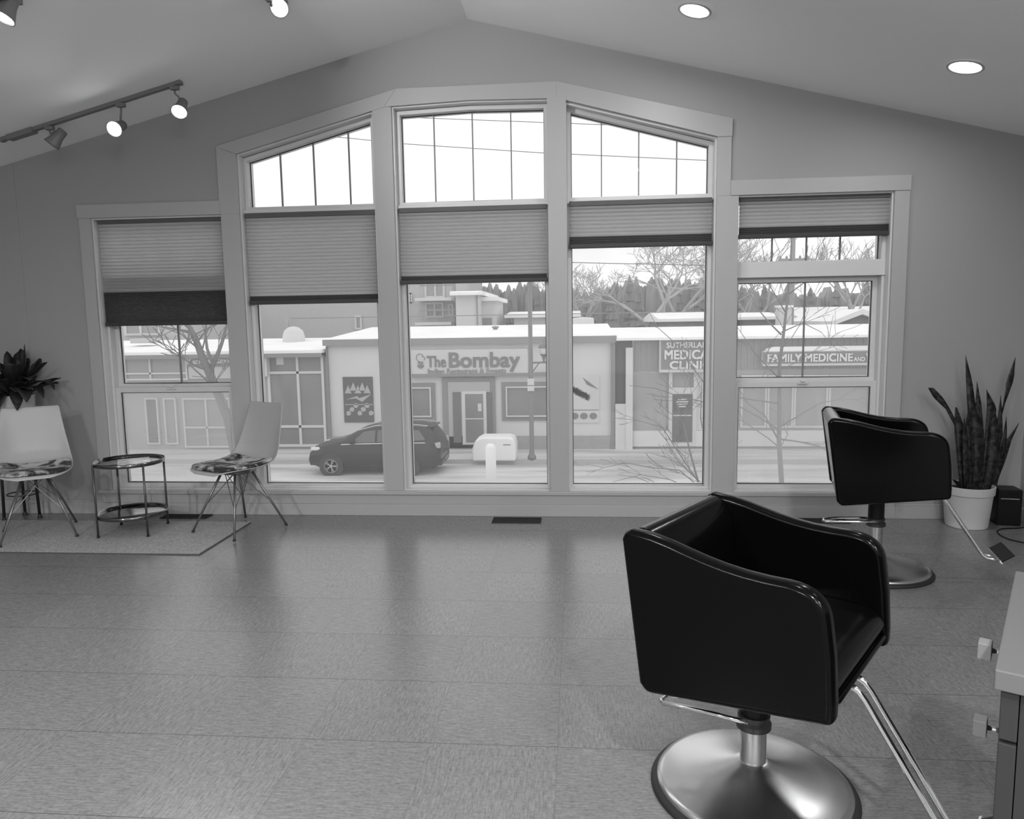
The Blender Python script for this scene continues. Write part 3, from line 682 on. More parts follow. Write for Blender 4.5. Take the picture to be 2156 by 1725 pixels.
# ================================================================== OUTDOORS
GZ = -3.74; D = 24.0
def B(mb, px0, py0, px1, py1, Y=D, th=.1, back=None):
    a = PY(px0, py0, Y); b = PY(px1, py1, Y); x0, x1 = sorted((a[0], b[0])); z0, z1 = sorted((a[2], b[2]))
    return mb.box(x0, x1, Y-th, Y if back is None else back, z0, z1)
def Zp(px, py, Y=D): return PY(px, py, Y)[2]
def Xp(px, py=800, Y=D): return PY(px, py, Y)[0]
g = MB().box(-90, 90, 1.0, 160, GZ-.5, GZ); o = g.build('street', M_street); o['kind'] = 'structure'
o = MB().box(-40, 40, 21.6, D, GZ, GZ+.13).build('sidewalk', M_street); o['kind'] = 'structure'
o = MB().box(-40, 40, 21.45, 21.6, GZ, GZ+.15).build('kerb', E_curb); o['kind'] = 'structure'
SW = GZ+.13
def fwin(par, px0, py0, px1, py1, Y, name='window', fr=None, gl=None, w=.09, cols=(), rows=()):
    a = PY(px0, py0, Y); b = PY(px1, py1, Y); x0, x1, z1, z0 = a[0], b[0], a[2], b[2]
    m = MB(); frame_ring(m, [(x0, z0), (x1, z0), (x1, z1), (x0, z1)], w, Y-.10, Y)
    for c in cols: x = Xp(c, py0, Y); m.box(x-w/2, x+w/2, Y-.1, Y, z0+w, z1-w)
    for r in rows: z = Zp(px0, r, Y); m.box(x0+w, x1-w, Y-.1, Y, z-w/2, z+w/2)
    f = m.build(name, fr or E_frame, par); MB().box(x0+w, x1-w, Y-.03, Y-.005, z0+w, z1-w).build('pane', gl or E_glassmid, f); return f
# ---- restaurant
rx0, rx1 = Xp(690, 820), Xp(1295, 820)
rt = thing('restaurant_building', 'white restaurant building across the street with a long name sign', 'building', ((rx0+rx1)/2, D, SW))
def RP(o): 
    o.matrix_parent_inverse = Matrix.Translation(o.parent.location).inverted(); return o
class TP:  # parent everything given in world coordinates
    pass
def adopt(root):
    for ch in list(root.children): ch.matrix_parent_inverse = Matrix.Translation(root.location).inverted()
zp = Zp(1000, 723)
MB().box(rx0, rx1, D, D+11, GZ, zp).build('wall', E_white, rt)
MB().box(rx0-.05, rx1+.05, D-.25, D+.3, Zp(1000, 724), Zp(1000, 711)).build('parapet', E_fascia, rt)
MB().prism([(D-.2, zp), (D+11, zp), (D+11, 1.15), (D+7, 1.32), (D+1.5, 1.0), (D-.1, Zp(1000, 711)+.02)], rx0, rx1, 'x').build('roof_snow', M_snow, rt)
MB().box(rx0, rx1, D-.12, D, SW, Zp(1100, 918)).build('plinth', E_plinth, rt)
B(MB(), 688, 730, 700, 944, D, .16).build('pilaster', E_mid, rt); B(MB(), 1286, 724.5, 1294, 948, D, .16).build('pilaster', E_mid, rt)
sg = B(MB(), 866, 737, 1112, 788, D, .22).build('name_sign', E_pale, rt); sg['label'] = 'long pale name sign'
B(MB(), 866, 787, 1180, 790, D, .25).build('ledge', E_mid, sg)
yt = D-.22
text('The', Xp(902), Xp(942), Zp(920, 773), Zp(920, 749), yt, E_text, sg, bold=.010)
text('Bombay', Xp(948), Xp(1096), Zp(1020, 783), Zp(1020, 741), yt, E_text, sg, bold=.020)
text('Indian Restaurant & Sweets', Xp(904), Xp(1067), Zp(980, 785), Zp(980, 775), yt, E_textfaint, sg, bold=.005)
em = MB()   # chef emblem: hat outline, moustache, beard
cx_, cz_ = Xp(889), Zp(889, 764)
def arc(cx, cz, r, a0, a1, n=10, sz=1): return [(cx+r*math.cos(math.radians(a0+(a1-a0)*k/n)), yt-.02, cz+sz*r*math.sin(math.radians(a0+(a1-a0)*k/n))) for k in range(n+1)]
em.tube(arc(cx_-.02, cz_+.22, .15, 20, 260), .012, 5).tube(arc(cx_+.10, cz_+.18, .08, -60, 120), .012, 5).tube([(cx_-.1, yt-.02, cz_+.05), (cx_+.11, yt-.02, cz_+.05)], .012, 5)
em.prism([(cx_-.13, cz_), (cx_-.07, cz_+.03), (cx_, cz_+.005), (cx_+.07, cz_+.03), (cx_+.13, cz_), (cx_+.07, cz_-.03), (cx_, cz_-.015), (cx_-.07, cz_-.03)], yt-.03, yt)
em.prism([(cx_-.14, cz_-.07), (cx_-.06, cz_-.07), (cx_, cz_-.03), (cx_+.06, cz_-.07), (cx_+.14, cz_-.07), (cx_+.11, cz_-.17), (cx_, cz_-.23), (cx_-.11, cz_-.17)], yt-.03, yt)
em.build('chef_emblem', E_text, sg)
# posters
def poster(px0, py0, px1, py1, seed, light=False):
    p = B(MB(), px0, py0, px1, py1, D, .05).build('food_poster', E_pale if light else E_poster, rt)
    rn = random.Random(seed); x0, x1, z0, z1 = Xp(px0), Xp(px1), Zp(px0, py1), Zp(px0, py0); w, h = x1-x0, z1-z0; m = MB(); y = D-.05
    if not light:
        for i in range(5):
            cx, cz = x0+w*(.16+.15*i+.02*rn.random()), z0+h*(.72+.06*(i % 2)); s = w*.11
            m.prism([(cx-s, cz-s), (cx+s, cz-s*1.1), (cx+s*.1, cz+s*1.3)], y-.012, y)
        m.prism([(x0+w*.08, z0+h*.50), (x0+w*.45, z0+h*.58), (x0+w*.5, z0+h*.53), (x0+w*.9, z0+h*.62), (x0+w*.6, z0+h*.45), (x0+w*.4, z0+h*.53)], y-.012, y)
        for i in range(7):
            a = [(x0+w*(.15+.12*i)+w*.07*math.cos(k)*(1+.3*rn.random()), z0+h*(.2+.12*(i % 3)*.7)+h*.055*math.sin(k)) for k in [j*math.pi/4 for j in range(8)]]; m.prism(a, y-.012, y)
        m.box(x0+w*.05, x0+w*.95, y-.012, y, z0+h*.385, z0+h*.40)
    else:
        for i in range(16):
            f = i/15; a = [(x0+w*(.05+.62*f)+w*.06*math.cos(k), z1-h*(.25+.22*f)+h*.05*math.sin(k)*(1+rn.random())) for k in [j*math.pi/3 for j in range(6)]]; m.prism(a, y-.012, y)
        m.box(x0, x0+w*.97, y-.012, y, z0+h*.26, z0+h*.275)
        for i in range(3):
            cx = x0+w*(.25+.28*i); a = [(cx+w*.12*math.cos(k), z0+h*.14+h*.07*math.sin(k)) for k in [j*math.pi/5 for j in range(10)]]; m.prism(a, y-.012, y)
        m.prism([(x0+w*.5, z1-h*.05), (x0+w*.97, z1-h*.30), (x0+w*.62, z1-h*.2)], y-.012, y)
    m.build('food_picture', E_text if light else E_food, p)
poster(722, 794, 788, 889, 1); poster(1192, 790, 1262, 890, 2, True)
# windows and door
def dwin(px0, py0, px1, py1):
    f = B(MB(), px0, py0, px1, py1, D, .08).build('window_surround', E_mid, rt)
    fwin(rt, px0+9, py0+9, px1-9, py1-8, D-.08, gl=E_glassdark, w=.05)
dwin(828, 807, 918, 886); dwin(1056, 805, 1178, 885)
dz = SW
ds = B(MB(), 931, 795, 1045, 944, D, .1)
ds.build('door_surround', E_mid, rt)
B(MB(), 943, 805, 1034, 944, D-.1, .02).build('door_recess', ext('recess', 190), rt)
for a, b in ((953, 972), (1024, 1037)): B(MB(), a, 826, b, 932, D-.12, .03).build('side_panel', E_dark, rt)
dr = B(MB(), 972, 824, 1026, 936, D-.12, .05).build('door', E_frame, rt)
B(MB(), 979, 830, 1019, 932, D-.17, .01).build('pane', E_glassdark, dr)
B(MB(), 979, 881, 1019, 883, D-.18, .02).build('push_bar', E_frame, dr); B(MB(), 1006, 850, 1014, 866, D-.18, .01).build('door_notice', E_pale, dr)
rv = MB().lathe([(.10, 0), (.10, .25), (.16, .27), (.16, .33), (.001, .36)], (Xp(1043, 690, 28), 28, .95), 14).build('roof_vent', E_mid, rt)
MB().lathe([(.55, 0), (.55, .45), (.5, .52), (.001, .56)], (Xp(1228, 690, 33), 33, 1.1), 20).build('roof_tank', ext('tank', 214), rt)
adopt(rt)
# ---- gap and clinic
cx0, cx1 = Xp(1331, 820), Xp(2300, 820)
cl = thing('clinic_building', 'long grey clinic building right of the restaurant', 'building', ((cx0+cx1)/2, D, SW))
zc = Zp(1500, 713)
MB().box(cx0, cx1, D, D+10, GZ, zc).build('wall', E_wallgrey, cl)
MB().prism([(D-.5, zc-.02), (D+10, zc), (D+10, 1.05), (D+6.5, 1.12), (D-.5, zc+.08)], Xp(1297), cx1, 'x').build('roof_snow', M_snow, cl)
MB().box(Xp(1295), cx0, D+.05, D+9, GZ, zc).build('party_wall', E_dark, cl)
m = MB(); B(m, 1317, 732, 1331, 952, D, .25); B(m, 1295, 850, 1331, 952, D, .2); m.build('white_pier', E_white, cl)
m = MB()
for k in range(60): x = cx0+.1+k*.24; m.box(x, x+.17, D-.03, D, Zp(1400, 780), zc-.04)
m.build('upper_cladding', ext('cladding', 170), cl)
B(MB(), 1331, 907, 2300, 938, D, .12).build('plinth', ext('snowy_plinth', 222), cl)
sb = thing('clinic_sign_tmp', '', ''); bpy.data.objects.remove(sb)
s1 = B(MB(), 1387, 712, 1508, 782, D, .35).build('clinic_sign', E_frame, cl)
B(MB(), 1392, 718, 1503, 777, D-.35, .02).build('sign_face', E_signdark, s1)
yy = D-.37
text('SUTHERLAND', Xp(1400), Xp(1497), Zp(1440, 732), Zp(1440, 720), yy, E_textlight, s1, bold=.007)
text('MEDICAL', Xp(1396), Xp(1500), Zp(1440, 756), Zp(1440, 736), yy, E_textlight, s1, bold=.014)
text('CLINIC', Xp(1407), Xp(1494), Zp(1440, 776), Zp(1440, 759), yy, E_textlight, s1, bold=.014)
s2 = B(MB(), 1603, 738, 1905, 767, D, .35).build('clinic_sign', E_frame, cl)
B(MB(), 1607, 742, 1902, 763, D-.35, .02).build('sign_face', E_signdark, s2)
MB().prism([(Xp(1608, 735), Zp(1700, 738)), (Xp(1905, 735), Zp(1700, 738)), (Xp(1905, 735), Zp(1700, 729)), (Xp(1622, 735), Zp(1700, 729)), (Xp(1610, 735), Zp(1700, 733))], D-.36, D).build('sign_snow', M_snow, s2)
text('FAMILY MEDICINE', Xp(1609), Xp(1786), Zp(1700, 761), Zp(1700, 744), yy, E_textlight, s2, bold=.012)
text('AND', Xp(1788), Xp(1811), Zp(1700, 761), Zp(1700, 752), yy, E_textlight, s2, bold=.006)
text('W', Xp(1813), Xp(1838), Zp(1700, 761), Zp(1700, 744), yy, E_textlight, s2, bold=.012)
m = MB(); B(m, 1408, 782, 1414, 906, D, .12); B(m, 1460, 782, 1466, 906, D, .12); B(m, 1414.2, 816, 1459.8, 822, D, .13); B(m, 1466, 782, 1480, 906, D, .02); m.build('door_post', E_frame, cl)
cd = B(MB(), 1410, 822, 1464, 938, D, .14).build('door', E_frame, cl)
B(MB(), 1416, 830, 1457, 931, D-.14, .02).build('pane', E_dark, cd)
m = MB(); B(m, 1417, 874, 1456, 876, D-.16, .01)
for k, (a, b) in enumerate(((1427, 1446), (1424, 1449), (1426, 1447), (1429, 1444))): B(m, a, 840+k*5, b, 842.5+k*5, D-.16, .01)
m.build('door_notice', E_frame, cd)
for a, b in ((1560, 1612), (1616, 1668), (1672, 1740), (1745, 1830)):
    fwin(cl, a, 790, b, 900, D-.02, w=.07)
adopt(cl)
# ---- left shops
lx0, lx1 = Xp(-60, 820), rx0-.02
lb = thing('shop_building', 'low glazed shop building left of the restaurant, under a snowy roof', 'building', ((lx0+lx1)/2, D, SW))
zl_ = Zp(560, 744)
MB().box(lx0, lx1, D, D+9, GZ, zl_).build('wall', ext('shop_wall', 186), lb)
MB().prism([(D-.45, zl_-.1), (D+9, zl_), (D+9, .75), (D+6, .85), (D-.45, zl_+.12)], lx0, lx1, 'x').build('roof_snow', M_snow, lb)
MB().box(lx0, lx1, D-.5, D, zl_-.16, zl_).build('fascia', E_mid, lb)
fwin(lb, 562, 742, 690, 940, D-.02, w=.10, cols=(626,), rows=(785, 898), gl=E_glassdark)
fwin(lb, 262, 748, 398, 800, D-.02, w=.07, cols=(316,), rows=(787,))
fwin(lb, 385, 838, 492, 942, D-.02, w=.07, cols=(434,), rows=(900,))
fwin(lb, 306, 838, 340, 935, D-.02, w=.06, gl=E_dark, name='door'); fwin(lb, 345, 838, 378, 935, D-.02, w=.06, name='door')
fwin(lb, 180, 748, 250, 940, D-.02, w=.07)
s3 = B(MB(), 398, 747, 545, 770, D, .2).build('shop_sign', E_signdark, lb)
text('Kev', Xp(402), Xp(432), Zp(440, 766), Zp(440, 753), D-.2, E_textlight, s3, bold=.010)
text('veldzyo', Xp(446), Xp(490), Zp(440, 768), Zp(440, 753), D-.2, E_textlight, s3, bold=.010)
B(MB(), 400, 772, 545, 796, D, .15).build('lower_sign', ext('lower_sign', 205), lb)
s4 = B(MB(), 550, 744, 569, 792, D, .3).build('side_sign', E_pale, lb)
B(MB(), 582, 752, 598, 768, D-.04, .03).build('window_notice', E_pale, lb)
# roof equipment
MB().lathe([(.50, 0), (.50, .35), (.42, .62), (.22, .78), (.001, .82)], (Xp(618, 700, 28), 28, zl_+.25), 20).build('roof_vent', ext('vent_dome', 216), lb)
B(MB(), 622, 688, 640, 712, 29, .6).build('rooftop_unit', ext('rooftop_unit', 170), lb)
B(MB(), 604, 668, 611, 712, 28.6, .2).build('chimney_pipe', ext('pipe', 176), lb)
B(MB(), 290, 713, 338, 722, 27, .6).build('rooftop_unit', ext('unit_low', 200), lb)
adopt(lb)
# ---- things behind
def block(name, label, px0, py0, px1, Y, depth, m, snow=.25):
    x0, x1 = Xp(px0, py0, Y), Xp(px1, py0, Y); z = Zp((px0+px1)/2, py0, Y)
    t = thing(name, label, 'building', ((x0+x1)/2, Y, GZ)); MB().box(x0, x1, Y, Y+depth, GZ, z).build('wall', m, t)
    if snow: MB().box(x0-.3, x1+.3, Y-.3, Y+depth+.3, z, z+snow).build('roof_snow', M_snow, t)
    return t
ap = block('apartment_building', 'apartment block with balconies seen through the middle window', 500, 500, 958, 44, 14, E_apt, .3)
for (a, b, c, d_) in ((893, 560, 937, 627), (895, 637, 935, 669), (747, 664, 763, 694), (870, 560, 884, 585), (864, 616, 866, 640), (700, 560, 740, 620), (944, 640, 955, 665)):
    fwin(ap, a, b, c, d_, 43.98, w=.12, cols=((a+b*0+c)/2,) if c-a > 20 else ())
for zt, zb_ in ((600, 632), (652, 682)):
    bl = B(MB(), 884, zb_-3, 958, zb_+2, 44, 1.6).build('balcony', E_apt2, ap)
    m = MB(); B(m, 884, zt, 958, zt+2, 42.5, .05)
    for k in range(19): B(m, 884+k*4, zt, 884.7+k*4, zb_-2, 42.5, .04)
    m.build('railing', E_fascia, bl)
B(MB(), 956, 505, 959, 700, 44, .2).build('corner_board', E_fascia, ap)
adopt(ap)
wb_ = block('house', 'plain white flat-roofed house right of the apartment block', 959, 622, 1006, 40, 9, E_apt2)
B(MB(), 955, 617, 1009, 622, 40, .8).build('eaves', M_snow, wb_); B(MB(), 1003, 622, 1007, 690, 40, .1).build('downpipe', E_fascia, wb_); adopt(wb_)
gb = block('garage', 'small garage with a dark door behind the restaurant roof', 1015, 634, 1040, 42, 6, E_apt2)
B(MB(), 1011, 670, 1036, 700, 42, .1).build('garage_door', E_mid, gb); adopt(gb)
def house(label, px0, px1, py_eave, py_ridge, Y, gable=False, snowm=M_snow, wall=E_mid):
    x0, x1 = Xp(px0, py_eave, Y), Xp(px1, py_eave, Y); ze, zr_ = Zp(px0, py_eave, Y), Zp((px0+px1)/2, py_ridge, Y)
    t = thing('house', label, 'house', ((x0+x1)/2, Y, GZ)); MB().box(x0+.2, x1-.2, Y, Y+8, GZ, ze).build('wall', wall, t)
    if gable:
        MB().prism([(x0-.3, ze), (x1+.3, ze), ((x0+x1)/2, zr_)], Y+.05, Y+8).build('gable', wall, t)
        xm = (x0+x1)/2
        MB().prism([(x0-.6, ze-.1), (xm, zr_), (x1+.6, ze-.1), (x1+.6, ze+.15), (xm, zr_+.3), (x0-.6, ze+.15)], Y-.4, Y+8.4).build('roof_snow', snowm, t)
    else:
        MB().prism([(Y-.5, ze-.05), (Y+8.5, ze-.05), (Y+8.5, ze+.2), (Y+4, max(zr_, ze+.4)), (Y-.5, ze+.12)], x0-.4, x1+.4, 'x').build('roof_snow', snowm, t)
    for k in range(3):
        x = x0+(x1-x0)*(.2+.3*k); MB().box(x-.4, x+.4, Y-.03, Y+.02, ze-1.6, ze-.5).build('window', E_pale, t)
    adopt(t); return t
house('low snowy-roofed house behind the clinic sign, right of the big bare tree', 1398, 1522, 676, 655, 38, wall=E_fascia)
house('low snowy-roofed house seen left of the white chimney in the right window', 1556, 1640, 672, 657, 40)
h3 = house('gabled house with snowy roof behind the clinic, at the right', 1770, 1850, 682, 662, 38, True)
h4 = house('wide house with hipped snowy roof farther behind the gabled one', 1690, 1890, 672, 644, 49)
h5 = house('low pale house between the evergreens and the lamp post', 1076, 1210, 668, 655, 44, wall=E_pale)
ch = thing('chimney_stack', 'white block chimney rising behind the clinic roof', 'chimney', (Xp(1652, 700, 36), 36, GZ))
MB().box(Xp(1640, 700, 36), Xp(1666, 700, 36), 36, 36.8, GZ, Zp(1650, 648, 36)).build('stack', E_apt2, ch); MB().box(Xp(1638, 700, 36), Xp(1668, 700, 36), 35.9, 36.9, Zp(1650, 648, 36), Zp(1650, 643, 36)).build('cap', M_snow, ch); adopt(ch)
block('flat_building', 'long low building with snow ledges behind the shops at the left', 400, 648, 660, 36, 6, E_apt, .3)
fb = block('flat_building', 'pale building with a window band behind the shops, far left', 180, 640, 399, 34, 7, ext('far_block', 205), .3)
fwin(fb, 262, 672, 340, 706, 33.98, w=.12, cols=(296,)); adopt(fb)
# ---- trees
def branch(mb, twg, p, d, ln, r, lev, rn, spread, up, minr):
    n = 3; pts = [p.copy()]; dd = d.copy()
    for k in range(n):
        dd = (dd+Vector((rn.uniform(-1, 1), rn.uniform(-1, 1), rn.uniform(-1, 1)))*.14+Vector((0, 0, up))).normalized(); pts.append(pts[-1]+dd*ln/n)
    rr = [max(minr, r*(1-.42*k/n)) for k in range(n+1)]
    (mb if lev > 2 else twg).tube([tuple(q) for q in pts], rr, 5 if lev > 2 else 3, cap=False)
    if lev == 0: return
    kn = rn.choice((2, 3, 3)) if lev > 1 else 3
    for k in range(kn):
        ax = Vector((rn.uniform(-1, 1), rn.uniform(-1, 1), rn.uniform(-.3, .3))).normalized()
        nd = (dd+ax*spread*rn.uniform(.6, 1.2)).normalized(); st_ = pts[-1] if k < 2 else pts[2]
        branch(mb, twg, st_, nd, ln*rn.uniform(.66, .85), r*.58, lev-1, rn, spread, up, minr)
def bare_tree(label, base, h, r, lev, seed, m, lean=(0, 0, 1), spread=.75, up=.06, minr=.012, first=.28):
    t = thing('bare_tree', label, 'tree', base, 0, 'bare winter trees'); rn = random.Random(seed); a, b = MB(), MB()
    branch(a, b, Vector((0, 0, 0)), Vector(lean).normalized(), h*first, r, lev, rn, spread, up, minr)
    a.build('trunk', m, t, smooth=True); b.build('twigs', m, t); return t
def on_ground(px, py_hint, Y): return (Xp(px, py_hint, Y), Y, GZ)
def guided_tree(label, base, trunks, Y, limbs, seed, m, ntwig=26, lev=3, ln=.9, minr=.005, spread=.8):
    t = thing('bare_tree', label, 'tree', base, 0, 'bare winter trees'); rn = random.Random(seed); a, b = MB(), MB(); o = Vector(base)
    for pts, r0, r1 in trunks:
        P = [o.copy()] if pts[0] == 'ground' else []
        P = [Vector((0, 0, 0))] if P else []
        for q in pts[1:] if pts[0] == 'ground' else pts: P.append(Vector(PY(q[0], q[1], Y+(q[2] if len(q) > 2 else 0)))-o)
        n = len(P); a.tube([tuple(p) for p in P], [r0+(r1-r0)*k/(n-1) for k in range(n)], 7)
        for k in range(ntwig):
            f = rn.uniform(.15, 1)*(n-1); i0 = min(int(f), n-2); p = P[i0].lerp(P[i0+1], f-i0); r = (r0+(r1-r0)*f/(n-1))*.45
            an = rn.uniform(0, 2*math.pi); d = Vector((math.cos(an), math.sin(an)*.7, rn.uniform(.25, .9))).normalized()
            branch(a, b, p, d, ln*rn.uniform(.6, 1.1), max(minr*1.4, r*.7), lev, rn, spread, .05, minr)
    for pts, r0, r1 in limbs:
        P = [Vector(PY(q[0], q[1], Y+(q[2] if len(q) > 2 else 0)))-o for q in pts]; n = len(P)
        a.tube([tuple(p) for p in P], [r0+(r1-r0)*k/(n-1) for k in range(n)], 5)
        for k in range(3):
            i0 = rn.randrange(1, n); d = (P[i0]-P[i0-1]).normalized(); d = (d+Vector((rn.uniform(-.6, .6), rn.uniform(-.5, .5), rn.uniform(-.5, .6)))).normalized()
            branch(a, b, P[i0], d, ln*.55, minr*1.3, 1, rn, spread, .02, minr*.9)
    a.build('trunk', m, t, smooth=True); b.build('twigs', m, t); return t
E_far2 = ext('hazed_tree_bark', 190, .95)  # paler still, haze put into the bark of the skyline trees
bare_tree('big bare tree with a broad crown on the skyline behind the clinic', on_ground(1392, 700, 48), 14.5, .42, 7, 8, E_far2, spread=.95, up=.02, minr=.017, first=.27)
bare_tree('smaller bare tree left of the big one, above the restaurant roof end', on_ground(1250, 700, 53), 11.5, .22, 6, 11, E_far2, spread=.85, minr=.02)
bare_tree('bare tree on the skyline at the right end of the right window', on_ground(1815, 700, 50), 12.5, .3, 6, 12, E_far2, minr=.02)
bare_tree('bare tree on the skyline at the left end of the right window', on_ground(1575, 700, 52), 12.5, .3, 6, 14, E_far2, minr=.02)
guided_tree('bare forked tree leaning in front of the shops, seen in the far-left window', on_ground(500, 945, 21.0), [(('ground', (480, 880), (447, 800), (425, 750), (412, 715), (400, 690), (380, 672)), .20, .07)], 21.0,
    [([(447, 800), (447, 765), (436, 735), (432, 700), (436, 660)], .08, .03), ([(446, 775), (458, 748), (468, 720), (476, 690), (490, 650)], .10, .035), ([(412, 715), (402, 700), (372, 694), (340, 688)], .09, .02)], 21, E_bark, ntwig=7, lev=3, ln=1.3, minr=.016)
guided_tree('slender bare tree close to the far-right window, in front of the clinic sign', on_ground(1652, 1100, 9.5), [(('ground', (1645, 1010), (1640, 930), (1641, 840), (1641, 770), (1650, 700), (1657, 640), (1664, 560), (1668, 470)), .058, .012)], 9.5,
    [([(1641, 930), (1610, 875), (1575, 850), (1556, 820)], .02, .008), ([(1640, 905), (1600, 880), (1560, 858), (1500, 850), (1440, 838), (1380, 818), (1325, 812)], .018, .005),
     ([(1641, 900), (1690, 870), (1730, 848), (1765, 842)], .018, .007), ([(1642, 925), (1680, 930), (1725, 940), (1770, 965)], .02, .008),
     ([(1645, 705), (1620, 680), (1595, 650), (1570, 600)], .018, .007), ([(1645, 700), (1690, 680), (1730, 700)], .013, .006), ([(1643, 800), (1590, 745), (1560, 700)], .016, .006),
     ([(1641, 850), (1570, 840), (1500, 830), (1470, 790), (1430, 730), (1385, 690), (1365, 655)], .016, .005), ([(1660, 620), (1700, 590), (1720, 540)], .014, .006), ([(1655, 660), (1620, 600), (1605, 520)], .014, .006)], 33, E_bark, ntwig=9, lev=2, ln=.8, minr=.0045)
guided_tree('bare shrub-like tree with arching twigs below the fourth window', on_ground(1490, 1100, 8.0), [(('ground', (1470, 1015), (1455, 960), (1440, 900), (1425, 850)), .026, .006), (('ground', (1482, 1015), (1488, 950), (1475, 880), (1478, 800)), .024, .006)], 8.0,
    [([(1478, 1030), (1430, 990), (1370, 985), (1320, 975), (1270, 985), (1240, 978)], .011, .004), ([(1470, 1035), (1410, 1010), (1350, 1000), (1290, 1015)], .010, .004), ([(1470, 1015), (1420, 940), (1395, 900), (1340, 885), (1290, 880)], .011, .004),
     ([(1468, 1010), (1430, 975), (1405, 930), (1380, 900)], .010, .004), ([(1460, 1040), (1400, 1030), (1340, 1005), (1300, 1000)], .010, .004)], 44, E_bark, ntwig=7, lev=2, ln=.5, minr=.004)
def conifer(px, py_top, Y, w, label, seed):
    x = Xp(px, 680, Y); zt = Zp(px, py_top, Y); H = zt-GZ; rn = random.Random(seed)
    t = thing('evergreen_tree', label, 'tree', (x, Y, GZ), 0, 'evergreens on the skyline')
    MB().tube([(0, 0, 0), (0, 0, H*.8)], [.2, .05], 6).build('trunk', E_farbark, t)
    m = MB(); L_ = 11
    for k in range(L_):
        f = k/L_; z0 = H*(.08+.92*f); r = w*(1-f)**.8+.12; n = 11; ring = []
        for j in range(n*2): a = math.pi*j/n; q = r*(1 if j % 2 else .62)*rn.uniform(.85, 1.15); ring.append((q*math.cos(a), q*math.sin(a), z0-rn.uniform(0, .12)*r))
        m.add(ring+[(0, 0, min(H, z0+H/L_*1.9)), (0, 0, z0)], [(j, (j+1) % (2*n), 2*n) for j in range(2*n)]+[((j+1) % (2*n), j, 2*n+1) for j in range(2*n)])
    m.build('foliage', E_ever_hazed, t)
cn = [(1075, 616, 'dark evergreen with broad top right of the garage'), (1135, 610, None), (1195, 608, None), (1245, 612, None), (1288, 606, None), (1325, 578, 'tall evergreen left of the big bare tree, overtopping its neighbours'), (1345, 602, None), (1432, 606, None), (1462, 592, 'pointed evergreen right of the big bare tree'), (1484, 602, None), (1560, 600, None), (1608, 598, None), (1656, 596, None), (1704, 604, None), (1760, 590, None), (1822, 588, None)]
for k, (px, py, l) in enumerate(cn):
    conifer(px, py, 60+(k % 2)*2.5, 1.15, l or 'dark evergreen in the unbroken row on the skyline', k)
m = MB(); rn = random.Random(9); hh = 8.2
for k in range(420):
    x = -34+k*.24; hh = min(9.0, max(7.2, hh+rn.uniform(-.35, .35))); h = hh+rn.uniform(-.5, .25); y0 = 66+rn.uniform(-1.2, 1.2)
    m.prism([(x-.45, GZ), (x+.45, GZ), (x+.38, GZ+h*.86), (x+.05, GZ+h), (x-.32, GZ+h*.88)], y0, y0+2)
o = m.build('woodland', ext('woodland', 176, .95, var=.1, vscale=.8)); tag(o, 'grey belt of woods along the skyline behind the houses', 'trees', kind='stuff')  # grey of the woods lightened to carry distance haze
# ---- lamp post
px_, py_ = 1120, 968
lp = PZ(px_, py_, SW); LY = lp[1]
lt = thing('lamp_post', 'tall dark lamp post with a lantern in front of the restaurant', 'lamp post', lp)
MB().lathe([(.16, 0), (.16, .12), (.10, .22), (.085, .5), (.075, 7.2)], n=16).build('pole', E_pole, lt, smooth=True)
la = Vector(PY(1122, 764, LY))-Vector(lp); lbp = Vector(PY(1145, 763, LY))-Vector(lp)
ar = MB().tube([(0, 0, la.z), (lbp.x+.15, 0, lbp.z)], .035, 8).tube([(0, 0, la.z-.42), (.15, 0, la.z-.22), (.32, 0, la.z)], .025, 6).build('bracket', E_pole, lt)
zl0 = lbp.z
ln_ = MB().lathe([(.03, 0), (.05, .12), (.07, .20), (.10, .24), (.15, .30)], (lbp.x, 0, zl0), 12).lathe([(.19, .52), (.20, .55), (.13, .66), (.04, .72), (.02, .78), (.001, .80)], (lbp.x, 0, zl0), 12).build('lantern', E_pole, lt)
MB().lathe([(.12, .29), (.155, .40), (.165, .53), (.001, .54)], (lbp.x, 0, zl0), 12).build('lantern_glass', E_pale, ln_)
zs0 = Zp(1121, 823, LY)-lp[2]; zs1 = Zp(1121, 797, LY)-lp[2]
MB().box(-.12, .12, -.12, -.09, zs0+.22, zs1).box(-.12, .12, -.12, -.09, zs0, zs0+.19).build('notice_plate', E_pale, lt)
# ---- white covered thing and post
cxw = PZ(1040, 972, SW)
cv = thing('snowy_planter', 'white rounded snow-covered box on the sidewalk by the restaurant door', 'planter', (cxw[0], cxw[1]+.5, SW))
ww = (Xp(1086, 950, cxw[1])-Xp(994, 950, cxw[1]))/2
MB().prism([(-ww, 0), (ww, 0), (ww, .62), (ww*.92, .84), (ww*.7, .90), (-ww*.55, .90), (-ww*.85, .78), (-ww, .45)], -.5, .5).build('snow_cover', E_post, cv, bevel=.09, seg=4)
MB().box(.35, .62, -.505, -.5, .60, .64).build('small_mark', E_mid, cv)
pw = thing('white_post', 'round-topped white post standing in the street in front of the snowy box', 'post', (Xp(1034, 1000, 16.5), 16.5, GZ))
hp = Zp(1034, 935, 16.5)-GZ
MB().lathe([(.16, 0), (.16, hp-.12), (.13, hp-.04), (.07, hp), (.001, hp+.01)], n=20).build('shaft', E_post, pw, smooth=True)
